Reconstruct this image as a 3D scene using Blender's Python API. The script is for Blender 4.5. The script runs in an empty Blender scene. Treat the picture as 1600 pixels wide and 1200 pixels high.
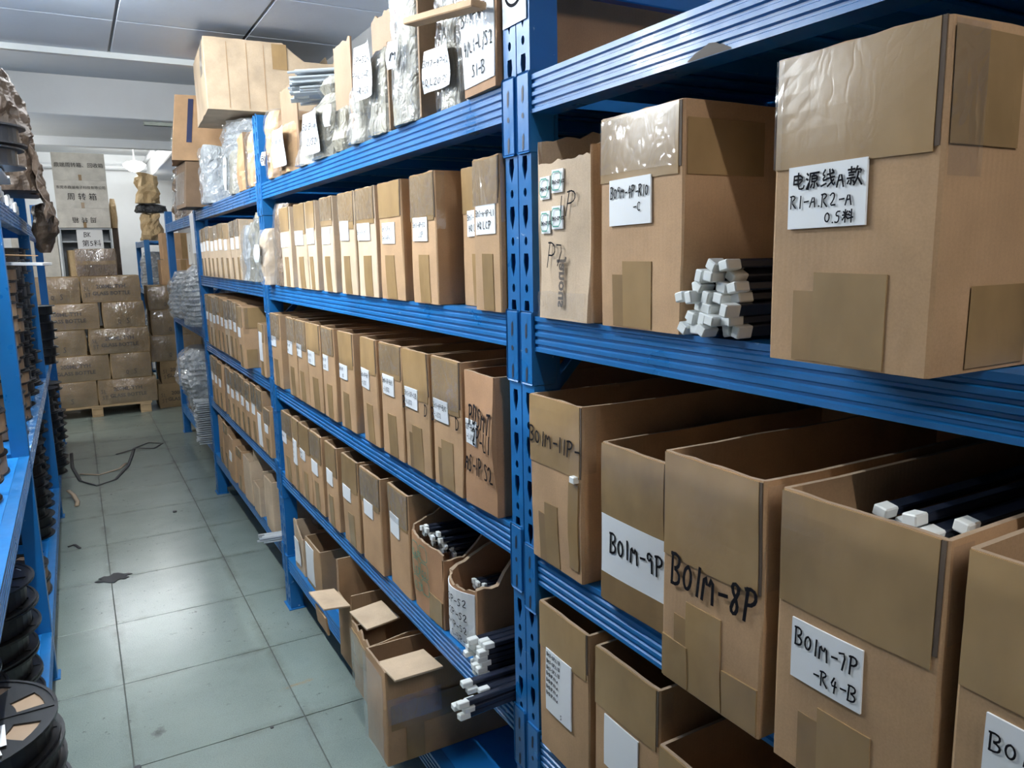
import bpy, bmesh, math, random
from mathutils import Vector, Matrix, noise
C = bpy.context.scene.collection
SC = bpy.context.scene
R_ = random.Random(7)
PI = math.pi

# ------------------------------------------------------------------ camera
def make_camera():
    yaw, pit, rol = 0.50889288, -0.168805196, -0.0189314267
    cy, sy = math.cos(yaw), math.sin(yaw)
    f = Vector((sy*math.cos(pit), cy*math.cos(pit), math.sin(pit)))
    r0 = Vector((cy, -sy, 0)); u0 = r0.cross(f)
    r = math.cos(rol)*r0 + math.sin(rol)*u0
    u = -math.sin(rol)*r0 + math.cos(rol)*u0
    cam = bpy.data.cameras.new('camera'); o = bpy.data.objects.new('camera', cam); C.objects.link(o)
    cam.sensor_width = 36; cam.lens = 36*1209.25/1600; cam.clip_start = 0.02
    o.matrix_world = Matrix(((r.x, u.x, -f.x, 0), (r.y, u.y, -f.y, 0), (r.z, u.z, -f.z, 1.55), (0, 0, 0, 1)))
    SC.camera = o
make_camera()

# ------------------------------------------------------------------ world, lights, exposure
w = bpy.data.worlds.new('world'); SC.world = w; w.use_nodes = True
w.node_tree.nodes['Background'].inputs[0].default_value = (0.55, 0.65, 0.75, 1)
w.node_tree.nodes['Background'].inputs[1].default_value = 0.05
SC.view_settings.view_transform = 'Standard'; SC.view_settings.look = 'None'
SC.view_settings.exposure = -0.12; SC.view_settings.gamma = 1.0
SC.view_settings.use_curve_mapping = False
COOL = (0.92, 0.975, 1.0)
# strength of the lamp glass of each ceiling tube (the tubes themselves are the lights, three of them unseen fill lamps put in)
LAMP = dict(aisle=(385, COOL), entrance=(230, (1.0, 0.97, 0.94)), side=(760, COOL), rear_fill=(420, (1.0, 0.97, 0.92)), back=(200, (0.93, 0.97, 1.0)), pocket_fill=(200, (0.97, 0.98, 1.0)))
pl = bpy.data.lights.new('pendant_light', 'POINT'); pl.energy = 16; pl.color = (1.0, 0.95, 0.85); pl.shadow_soft_size = 0.06
po = bpy.data.objects.new('pendant_light', pl); C.objects.link(po); po.location = (0.80, 11.0, 2.60)

# ------------------------------------------------------------------ materials
def mat(name, col, rough=0.6, metal=0.0, spec=0.5):
    m = bpy.data.materials.new(name); m.use_nodes = True
    b = m.node_tree.nodes['Principled BSDF']
    b.inputs['Base Color'].default_value = (*col, 1); b.inputs['Roughness'].default_value = rough
    b.inputs['Metallic'].default_value = metal; b.inputs['Specular IOR Level'].default_value = spec
    return m
class NT:
    def __init__(s, m): s.m = m; s.t = m.node_tree; s.b = s.t.nodes['Principled BSDF']
    def n(s, typ, **kw):
        x = s.t.nodes.new(typ)
        for k, v in kw.items():
            if k in x.inputs: x.inputs[k].default_value = v
            else: setattr(x, k, v)
        return x
    def l(s, a, b): s.t.links.new(a, b)
    def coords(s, scale=(1, 1, 1), seed=True):
        tc = s.n('ShaderNodeTexCoord'); mp = s.n('ShaderNodeMapping'); mp.inputs['Scale'].default_value = scale
        s.l(tc.outputs['Object'], mp.inputs['Vector'])
        if seed:
            oi = s.n('ShaderNodeObjectInfo'); mu = s.n('ShaderNodeMath', operation='MULTIPLY'); mu.inputs[1].default_value = 37.0
            s.l(oi.outputs['Random'], mu.inputs[0]); cx = s.n('ShaderNodeCombineXYZ')
            s.l(mu.outputs[0], cx.inputs[0]); s.l(mu.outputs[0], cx.inputs[1]); s.l(cx.outputs[0], mp.inputs['Location'])
        return mp.outputs[0]
    def noise(s, vec, scale, detail=3, rough=0.55):
        x = s.n('ShaderNodeTexNoise'); x.inputs['Scale'].default_value = scale; x.inputs['Detail'].default_value = detail
        x.inputs['Roughness'].default_value = rough; s.l(vec, x.inputs['Vector']); return x.outputs[0]
    def ramp(s, fac, pts):
        x = s.n('ShaderNodeValToRGB'); e = x.color_ramp.elements
        while len(e) < len(pts): e.new(0.5)
        for i, (p, c) in enumerate(pts):
            e[i].position = p; e[i].color = (*c, 1) if len(c) == 3 else c
        s.l(fac, x.inputs[0]); return x.outputs[0]
    def mix(s, a, b, fac, mode='MIX'):
        x = s.n('ShaderNodeMix', data_type='RGBA', blend_type=mode)
        for sock, v in ((x.inputs[0], fac), (x.inputs[6], a), (x.inputs[7], b)):
            if hasattr(v, 'is_linked'): s.l(v, sock)
            elif isinstance(v, (int, float)): sock.default_value = v
            else: sock.default_value = (*v, 1)
        return x.outputs[2]
    def bump(s, h, strength=0.3, dist=0.002):
        x = s.n('ShaderNodeBump'); x.inputs['Strength'].default_value = strength; x.inputs['Distance'].default_value = dist
        s.l(h, x.inputs['Height']); s.l(x.outputs[0], s.b.inputs['Normal'])
    def scale(s, a, k):
        x = s.n('ShaderNodeMath', operation='MULTIPLY'); x.inputs[1].default_value = k; s.l(a, x.inputs[0]); return x.outputs[0]
    def rnd(s):
        return s.n('ShaderNodeObjectInfo').outputs['Random']

def cardboard(name, col, var=0.12, flute=True):
    m = mat(name, col, 0.72, spec=0.3); t = NT(m); v = t.coords()
    a = t.noise(v, 9, 4); dark = tuple(c*0.82 for c in col); lite = tuple(min(1, c*1.10) for c in col)
    base = t.ramp(a, [(0.3, dark), (0.7, lite)])
    rr = t.ramp(t.rnd(), [(0, (1-var, 1-var, 1-var*1.15)), (1, (1+var*0.4, 1+var*0.3, 1+var*0.3))])
    base = t.mix(base, rr, 1.0, 'MULTIPLY')
    fine = t.noise(v, 420, 2)
    base = t.mix(base, t.ramp(fine, [(0.3, (0.86, 0.86, 0.86)), (0.7, (1.06, 1.06, 1.06))]), 0.6, 'MULTIPLY')
    t.l(base, t.b.inputs['Base Color'])
    if flute:
        tc = t.n('ShaderNodeTexCoord'); sep = t.n('ShaderNodeSeparateXYZ'); t.l(tc.outputs['Object'], sep.inputs[0])
        ad = t.n('ShaderNodeMath', operation='ADD'); t.l(sep.outputs[0], ad.inputs[0]); t.l(sep.outputs[1], ad.inputs[1])
        mu = t.n('ShaderNodeMath', operation='MULTIPLY'); mu.inputs[1].default_value = 2*PI/0.0075; t.l(ad.outputs[0], mu.inputs[0])
        si = t.n('ShaderNodeMath', operation='SINE'); t.l(mu.outputs[0], si.inputs[0])
        mx = t.n('ShaderNodeMath', operation='MULTIPLY_ADD'); mx.inputs[1].default_value = 0.035; t.l(si.outputs[0], mx.inputs[0]); t.l(a, mx.inputs[2])
        t.bump(mx.outputs[0], 0.30, 0.003)
    return m
M = {}
M['card'] = cardboard('cardboard', (0.455, 0.285, 0.155))
M['card_pale'] = cardboard('pale_cardboard', (0.56, 0.425, 0.295))
M['card_dark'] = cardboard('brown_cardboard', (0.24, 0.155, 0.095))
M['card_olive'] = cardboard('olive_brown_cardboard', (0.29, 0.20, 0.105))
M['card_red'] = cardboard('reddish_cardboard', (0.42, 0.235, 0.125))
M['card_grey'] = cardboard('greyed_white_cardboard', (0.62, 0.60, 0.55), 0.05)
M['edge'] = cardboard('corrugated_edge', (0.38, 0.27, 0.18), 0.1, False)

def tape(name, col, rough=0.22):
    m = mat(name, col, rough, spec=0.6); t = NT(m); v = t.coords((1, 1, 0.6))
    a = t.noise(v, 14, 3); t.l(t.mix(t.ramp(a, [(0.3, tuple(c*0.85 for c in col)), (0.7, tuple(c*1.12 for c in col))]), t.ramp(t.rnd(), [(0, (0.85, 0.85, 0.82)), (1, (1.1, 1.08, 1.02))]), 1.0, 'MULTIPLY'), t.b.inputs['Base Color'])
    x = t.n('ShaderNodeTexVoronoi', feature='DISTANCE_TO_EDGE'); x.inputs['Scale'].default_value = 22
    d = t.n('ShaderNodeVectorMath', operation='ADD'); nz = t.n('ShaderNodeTexNoise'); nz.inputs['Scale'].default_value = 30
    t.l(v, nz.inputs['Vector']); sc = t.n('ShaderNodeVectorMath', operation='SCALE'); sc.inputs['Scale'].default_value = 0.12
    t.l(nz.outputs[1], sc.inputs[0]); t.l(v, d.inputs[0]); t.l(sc.outputs[0], d.inputs[1]); t.l(d.outputs[0], x.inputs['Vector'])
    ad = t.n('ShaderNodeMath', operation='ADD'); pw = t.n('ShaderNodeMath', operation='MINIMUM'); pw.inputs[1].default_value = 0.12
    t.l(x.outputs[0], pw.inputs[0]); t.l(pw.outputs[0], ad.inputs[0])
    fn = t.n('ShaderNodeMath', operation='MULTIPLY'); fn.inputs[1].default_value = 0.25; t.l(t.noise(v, 60, 2), fn.inputs[0]); t.l(fn.outputs[0], ad.inputs[1])
    t.bump(ad.outputs[0], 0.09, 0.004)
    return m
M['tape'] = tape('brown_packing_tape', (0.315, 0.205, 0.100))
M['tape_dark'] = tape('dark_packing_tape', (0.25, 0.16, 0.08))

def film(name, tint=(0.97, 0.975, 0.98), gloss=0.05, milk=0.03, scale=30, dist=0.006):
    m = bpy.data.materials.new(name); m.use_nodes = True; nt = m.node_tree; nt.nodes.clear()
    N = nt.nodes.new; L = nt.links.new
    out = N('ShaderNodeOutputMaterial'); tr = N('ShaderNodeBsdfTransparent'); gl = N('ShaderNodeBsdfGlossy')
    tr.inputs[0].default_value = (*tint, 1); gl.inputs['Roughness'].default_value = 0.10
    df = N('ShaderNodeBsdfDiffuse'); df.inputs[0].default_value = (0.85, 0.87, 0.88, 1)
    tc = N('ShaderNodeTexCoord'); nz = N('ShaderNodeTexNoise'); nz.inputs['Scale'].default_value = scale; nz.inputs['Detail'].default_value = 2
    nz.inputs['Distortion'].default_value = 0.8
    mp = N('ShaderNodeMapping'); mp.inputs['Scale'].default_value = (1, 1, 0.5)
    L(tc.outputs['Object'], mp.inputs[0]); L(mp.outputs[0], nz.inputs['Vector'])
    sb = N('ShaderNodeMath'); sb.operation = 'SUBTRACT'; sb.inputs[1].default_value = 0.5; L(nz.outputs[0], sb.inputs[0])
    ab = N('ShaderNodeMath'); ab.operation = 'ABSOLUTE'; L(sb.outputs[0], ab.inputs[0])
    bp = N('ShaderNodeBump'); bp.inputs['Strength'].default_value = 1.0; bp.inputs['Distance'].default_value = dist
    L(ab.outputs[0], bp.inputs['Height']); L(bp.outputs[0], gl.inputs['Normal'])
    fr = N('ShaderNodeFresnel'); fr.inputs['IOR'].default_value = 1.35
    ad = N('ShaderNodeMath'); ad.operation = 'ADD'; ad.inputs[1].default_value = gloss; ad.use_clamp = True; 
    # a thin sheet: seen or lit from behind it must not act like the inside of a glass block
    gm = N('ShaderNodeNewGeometry'); iv = N('ShaderNodeMath'); iv.operation = 'SUBTRACT'; iv.inputs[0].default_value = 1.0; L(gm.outputs['Backfacing'], iv.inputs[1])
    mu = N('ShaderNodeMath'); mu.operation = 'MULTIPLY'; L(fr.outputs[0], mu.inputs[0]); L(iv.outputs[0], mu.inputs[1]); L(mu.outputs[0], ad.inputs[0])
    m1 = N('ShaderNodeMixShader'); L(ad.outputs[0], m1.inputs[0]); L(tr.outputs[0], m1.inputs[1]); L(gl.outputs[0], m1.inputs[2])
    m2 = N('ShaderNodeMixShader'); m2.inputs[0].default_value = milk
    L(m1.outputs[0], m2.inputs[1]); L(df.outputs[0], m2.inputs[2]); L(m2.outputs[0], out.inputs[0])
    return m
M['film'] = film('clear_stretch_film')
M['film_shiny'] = film('shiny_stretch_film', gloss=0.09, milk=0.03, scale=16, dist=0.014)
M['film_thick'] = film('cloudy_plastic_bag', gloss=0.07, milk=0.085, scale=24, dist=0.011)

def paint(name, col, peel=0.0):
    m = mat(name, col, 0.38, spec=0.5); t = NT(m); v = t.coords()
    a = t.noise(v, 5, 4)
    base = t.ramp(a, [(0.3, tuple(c*0.85 for c in col)), (0.75, tuple(c*1.12 for c in col))])
    v2 = t.coords((1, 0.35, 1))
    sc = t.noise(v2, 42, 6, 0.7)
    base = t.mix(base, (0.45, 0.55, 0.66), t.ramp(sc, [(0.66-peel, (0, 0, 0)), (0.70-peel, (0.75, 0.75, 0.75))]))
    t.l(base, t.b.inputs['Base Color'])
    t.l(t.ramp(t.noise(v, 11, 3), [(0.3, (0.26,)*3), (0.75, (0.5,)*3)]), t.b.inputs['Roughness'])
    t.bump(t.noise(v, 160, 2), 0.12, 0.001)
    return m
BLUE = (0.007, 0.125, 0.35)
M['blue'] = paint('blue_rack_paint', BLUE)
M['blue_worn'] = paint('worn_blue_rack_paint', BLUE, 0.115)
M['blue_deck'] = paint('blue_deck_paint', (0.010, 0.18, 0.52), -0.02)
M['dark_beam'] = paint('peeling_dark_paint', (0.02, 0.025, 0.035), 0.12)
M['slit'] = mat('dark_corner_slit', (0.075, 0.05, 0.032), 0.8)
M['hole'] = mat('slot_shadow_steel', (0.006, 0.012, 0.03), 0.6)
M['navy'] = mat('dark_navy_slit', (0.008, 0.016, 0.07), 0.6)
M['worn'] = mat('bare_worn_steel', (0.065, 0.052, 0.042), 0.7)
M['grey_steel'] = mat('grey_steel', (0.33, 0.36, 0.38), 0.4, 0.2)
M['paper'] = mat('white_paper', (0.74, 0.755, 0.765), 0.6)
M['dimmed_film_paper'] = mat('film_covered_paper_dimmed', (0.50, 0.52, 0.54), 0.45)  # film-covered labels, colour lowered to offset the strong lamp light on the top shelf
M['ink'] = mat('black_marker_ink', (0.008, 0.008, 0.011), 0.9, spec=0.08)
M['print'] = mat('faded_print_ink', (0.075, 0.055, 0.04), 0.6)
M['green_ink'] = mat('green_label_ink', (0.02, 0.24, 0.17), 0.6)
M['white_plug'] = mat('white_rubber_plug', (0.74, 0.76, 0.74), 0.45)
M['black'] = mat('black_plastic', (0.013, 0.014, 0.016), 0.3)
M['tube'] = mat('smoky_tube_plastic', (0.018, 0.022, 0.036), 0.22)
M['core_tan'] = mat('tan_carrier_tape', (0.30, 0.20, 0.12), 0.5)
M['clear_tube'] = mat('frosted_clear_tube_plastic', (0.38, 0.41, 0.43), 0.16)
M['wood'] = cardboard('pale_pallet_wood', (0.50, 0.36, 0.21), 0.15, False)
M['foam'] = mat('white_foam', (0.80, 0.81, 0.80), 0.7)
M['red'] = mat('red_plastic', (0.55, 0.02, 0.03), 0.35)
M['strap'] = mat('tan_strap', (0.36, 0.27, 0.18), 0.5)
M['rubber'] = mat('dark_scrap_rubber', (0.025, 0.027, 0.03), 0.6)
M['grey_pipe'] = mat('dark_green_steel', (0.045, 0.055, 0.045), 0.5)
def wallm(name, col, rough=0.75, bs=0.15, sc=40):
    m = mat(name, col, rough, spec=0.3); t = NT(m); v = t.coords(seed=False)
    t.l(t.ramp(t.noise(v, 2.5, 4), [(0.3, tuple(c*0.95 for c in col)), (0.7, tuple(c*1.03 for c in col))]), t.b.inputs['Base Color'])
    t.bump(t.noise(v, sc, 3), bs, 0.002); return m
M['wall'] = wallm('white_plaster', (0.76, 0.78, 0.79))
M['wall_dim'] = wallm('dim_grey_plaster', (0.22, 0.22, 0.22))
M['concrete'] = wallm('grey_painted_beam', (0.56, 0.58, 0.58))
M['panel'] = wallm('ceiling_panel_white', (0.56, 0.62, 0.69), 0.5, 0.35, 30)
M['grid'] = mat('ceiling_grid_grey', (0.12, 0.135, 0.15), 0.5)
def glow(name, col, st):
    m = mat(name, (1, 1, 1)); b = m.node_tree.nodes['Principled BSDF']
    b.inputs['Emission Color'].default_value = (*col, 1); b.inputs['Emission Strength'].default_value = st; return m
M['emit'] = glow('pendant_glass', (1.0, 0.97, 0.9), 6)
for k, (st, col) in LAMP.items(): M['tube_'+k] = glow('tube_glass_'+k, col, st)
def tilemat():
    m = mat('speckled_floor_tile', (0.42, 0.49, 0.45), 0.23, spec=0.5); t = NT(m); v = t.coords()
    tc = t.n('ShaderNodeNewGeometry'); wv = tc.outputs['Position']
    a = t.noise(wv, 2.2, 5, 0.6); s = t.noise(wv, 260, 2); d = t.noise(wv, 7, 6, 0.7)
    base = t.ramp(a, [(0.3, (0.190, 0.236, 0.214)), (0.7, (0.245, 0.295, 0.268))])
    base = t.mix(base, t.ramp(s, [(0.35, (0.80, 0.80, 0.80)), (0.6, (1.04, 1.04, 1.04))]), 0.8, 'MULTIPLY')
    base = t.mix(base, t.ramp(t.rnd(), [(0, (0.94, 0.94, 0.94)), (1, (1.03, 1.03, 1.03))]), 1.0, 'MULTIPLY')
    base = t.mix(base, (0.12, 0.135, 0.12), t.ramp(d, [(0.55, (0, 0, 0)), (0.95, (0.5, 0.5, 0.5))]))
    sp = t.noise(wv, 30, 6, 0.7); lg = t.noise(wv, 1.7, 2)
    spots = t.mix(t.ramp(sp, [(0.61, (0, 0, 0)), (0.66, (1, 1, 1))]), t.ramp(lg, [(0.45, (0, 0, 0)), (0.60, (0.75, 0.75, 0.75))]), 1.0, 'MULTIPLY')
    base = t.mix(base, (0.06, 0.065, 0.06), spots)
    for (cx, cy, rx, ry, ro, colr, k) in ((0.585, 2.685, 0.11, 0.020, 0.10, (0.33, 0.20, 0.07), 0.55), (0.10, 2.63, 0.05, 0.035, 0.9, (0.05, 0.055, 0.05), 0.8)):   # rust smear and a black scuff
        mp = t.n('ShaderNodeMapping', vector_type='TEXTURE'); mp.inputs['Location'].default_value = (cx, cy, 0); mp.inputs['Rotation'].default_value = (0, 0, ro); mp.inputs['Scale'].default_value = (rx, ry, 1)
        t.l(wv, mp.inputs['Vector']); ln = t.n('ShaderNodeVectorMath', operation='LENGTH'); t.l(mp.outputs[0], ln.inputs[0])
        nn = t.n('ShaderNodeMath', operation='MULTIPLY_ADD'); nn.inputs[1].default_value = 2.6; t.l(t.noise(wv, 28, 5, 0.7), nn.inputs[0]); t.l(ln.outputs['Value'], nn.inputs[2])
        base = t.mix(base, colr, t.ramp(t.scale(nn.outputs[0], .25), [(0.33, (k, k, k)), (0.50, (0, 0, 0))]))
    oc = t.n('ShaderNodeTexCoord'); sp3 = t.n('ShaderNodeSeparateXYZ'); t.l(oc.outputs['Object'], sp3.inputs[0])
    ds = []
    for k, L_ in ((0, .527), (1, .548)):   # distance to the nearest tile joint
        a1 = t.n('ShaderNodeMath', operation='SUBTRACT'); a1.inputs[1].default_value = L_/2; t.l(sp3.outputs[k], a1.inputs[0])
        a2 = t.n('ShaderNodeMath', operation='ABSOLUTE'); t.l(a1.outputs[0], a2.inputs[0])
        a3 = t.n('ShaderNodeMath', operation='SUBTRACT'); a3.inputs[0].default_value = L_/2; t.l(a2.outputs[0], a3.inputs[1]); ds.append(a3.outputs[0])
    mn = t.n('ShaderNodeMath', operation='MINIMUM'); t.l(ds[0], mn.inputs[0]); t.l(ds[1], mn.inputs[1])
    near = t.ramp(mn.outputs[0], [(0.004, (1, 1, 1)), (0.035, (0, 0, 0))])
    ms = t.mix(near, t.ramp(t.noise(wv, 5, 5, 0.7), [(0.42, (0, 0, 0)), (0.75, (0.75, 0.75, 0.75))]), 1.0, 'MULTIPLY')
    base = t.mix(base, (0.075, 0.08, 0.065), ms)
    t.l(base, t.b.inputs['Base Color'])
    t.bump(t.noise(wv, 90, 3), 0.05, 0.001)
    return m
M['tile'] = tilemat()
M['grout'] = mat('dark_grout', (0.09, 0.10, 0.09), 0.8)
def crinkle(name, col, rough, scale, strength=0.8):
    m = mat(name, col, rough, spec=0.5); t = NT(m); v = t.coords((1, 1, 0.6))
    t.l(t.ramp(t.noise(v, 8, 4), [(0.3, tuple(c*0.75 for c in col)), (0.7, tuple(min(1, c*1.12) for c in col))]), t.b.inputs['Base Color'])
    nz = t.n('ShaderNodeTexNoise'); nz.inputs['Scale'].default_value = scale; nz.inputs['Detail'].default_value = 4; nz.inputs['Distortion'].default_value = 1.2
    t.l(v, nz.inputs['Vector'])
    sb = t.n('ShaderNodeMath', operation='SUBTRACT'); sb.inputs[1].default_value = 0.5; t.l(nz.outputs[0], sb.inputs[0])
    ab = t.n('ShaderNodeMath', operation='ABSOLUTE'); t.l(sb.outputs[0], ab.inputs[0]); t.bump(ab.outputs[0], strength, 0.03); return m
M['brown_paper'] = crinkle('crumpled_dark_brown_paper', (0.105, 0.072, 0.05), 0.55, 12, 0.6)
M['kraft'] = crinkle('crumpled_kraft_paper', (0.55, 0.40, 0.22), 0.6, 14, 0.8)
M['white_fill'] = crinkle('white_plastic_tube_fill', (0.29, 0.265, 0.205), 0.4, 26, 0.7)
M['silver'] = crinkle('silvery_wrapped_plastic', (0.46, 0.48, 0.49), 0.14, 22, 1.0)
M['black_bag'] = crinkle('black_antistatic_bag', (0.02, 0.022, 0.026), 0.2, 26, 0.9)
M['brown_wrap'] = crinkle('brown_carton_under_film', (0.20, 0.135, 0.085), 0.25, 24, 0.7)

# ------------------------------------------------------------------ mesh helpers
def link(name, me, mats=(), parent=None, loc=(0, 0, 0), rot=(0, 0, 0), smooth=False):
    o = bpy.data.objects.new(name, me); C.objects.link(o)
    if not me.materials:
        for m in ([mats] if not isinstance(mats, (list, tuple)) else mats): me.materials.append(m)
    if parent is not None: o.parent = parent
    o.location = loc; o.rotation_euler = rot
    if smooth:
        for p in me.polygons: p.use_smooth = True
    return o
def mk(name, bm, mats=(), parent=None, loc=(0, 0, 0), rot=(0, 0, 0), smooth=False):
    me = bpy.data.meshes.new(name); bm.normal_update(); bm.to_mesh(me); bm.free()
    return link(name, me, mats, parent, loc, rot, smooth)
def empty(name, label, cat, loc=(0, 0, 0), rotz=0, group=None):
    o = bpy.data.objects.new(name, None); o.empty_display_size = 0.05; C.objects.link(o)
    o.location = loc; o.rotation_euler = (0, 0, rotz); o['label'] = label; o['category'] = cat
    if group: o['group'] = group
    return o
def tag(o, label, cat, group=None):
    o['label'] = label; o['category'] = cat
    if group: o['group'] = group
    return o
def struct(o): o['kind'] = 'structure'; return o
def box(bm, x0, y0, z0, x1, y1, z1, bev=0.0, mi=0):
    vs = [bm.verts.new(p) for p in ((x0,y0,z0),(x1,y0,z0),(x1,y1,z0),(x0,y1,z0),(x0,y0,z1),(x1,y0,z1),(x1,y1,z1),(x0,y1,z1))]
    fs = [bm.faces.new([vs[i] for i in f]) for f in ((3,2,1,0),(4,5,6,7),(0,1,5,4),(1,2,6,5),(2,3,7,6),(3,0,4,7))]
    for f in fs: f.material_index = mi
    if bev > 0:
        es = set(e for f in fs for e in f.edges)
        bmesh.ops.bevel(bm, geom=list(es), offset=bev, segments=1, affect='EDGES')
    return vs
def bx(x0, y0, z0, x1, y1, z1, bev=0.0):
    bm = bmesh.new(); box(bm, x0, y0, z0, x1, y1, z1, bev); return bm
def extrude_profile(bm, prof, y0, y1, mi=0, cap=True):
    a = [bm.verts.new((x, y0, z)) for x, z in prof]; b = [bm.verts.new((x, y1, z)) for x, z in prof]
    n = len(prof)
    for i in range(n):
        f = bm.faces.new((a[i], a[(i+1) % n], b[(i+1) % n], b[i])); f.material_index = mi
    if cap: bm.faces.new(a[::-1]); bm.faces.new(b)
def cyl(bm, c, r0, r1, z0, z1, n=16, mi=0, cap=True):
    a = [bm.verts.new((c[0]+r0*math.cos(2*PI*i/n), c[1]+r0*math.sin(2*PI*i/n), z0)) for i in range(n)]
    b = [bm.verts.new((c[0]+r1*math.cos(2*PI*i/n), c[1]+r1*math.sin(2*PI*i/n), z1)) for i in range(n)]
    for i in range(n):
        f = bm.faces.new((a[i], a[(i+1) % n], b[(i+1) % n], b[i])); f.material_index = mi
    if cap:
        f = bm.faces.new(a[::-1]); f.material_index = mi; f = bm.faces.new(b); f.material_index = mi
def fn(x, y, z, s): return noise.noise(Vector((x, y, z+s*13.7)))
def tube_path(bm, pts, r, n=6, flat=1.0):
    rings = []
    for i, p in enumerate(pts):
        d = (Vector(pts[min(i+1, len(pts)-1)]) - Vector(pts[max(i-1, 0)])).normalized()
        a = d.cross(Vector((0, 0, 1)));  a = a.normalized() if a.length > 1e-4 else Vector((1, 0, 0)); c = a.cross(d)
        rings.append([bm.verts.new(Vector(p)+a*r*math.cos(2*PI*k/n)+c*r*flat*math.sin(2*PI*k/n)) for k in range(n)])
    for i in range(len(rings)-1):
        for k in range(n): bm.faces.new((rings[i][k], rings[i][(k+1) % n], rings[i+1][(k+1) % n], rings[i+1][k]))
    bm.faces.new(rings[0][::-1]); bm.faces.new(rings[-1])

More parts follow.
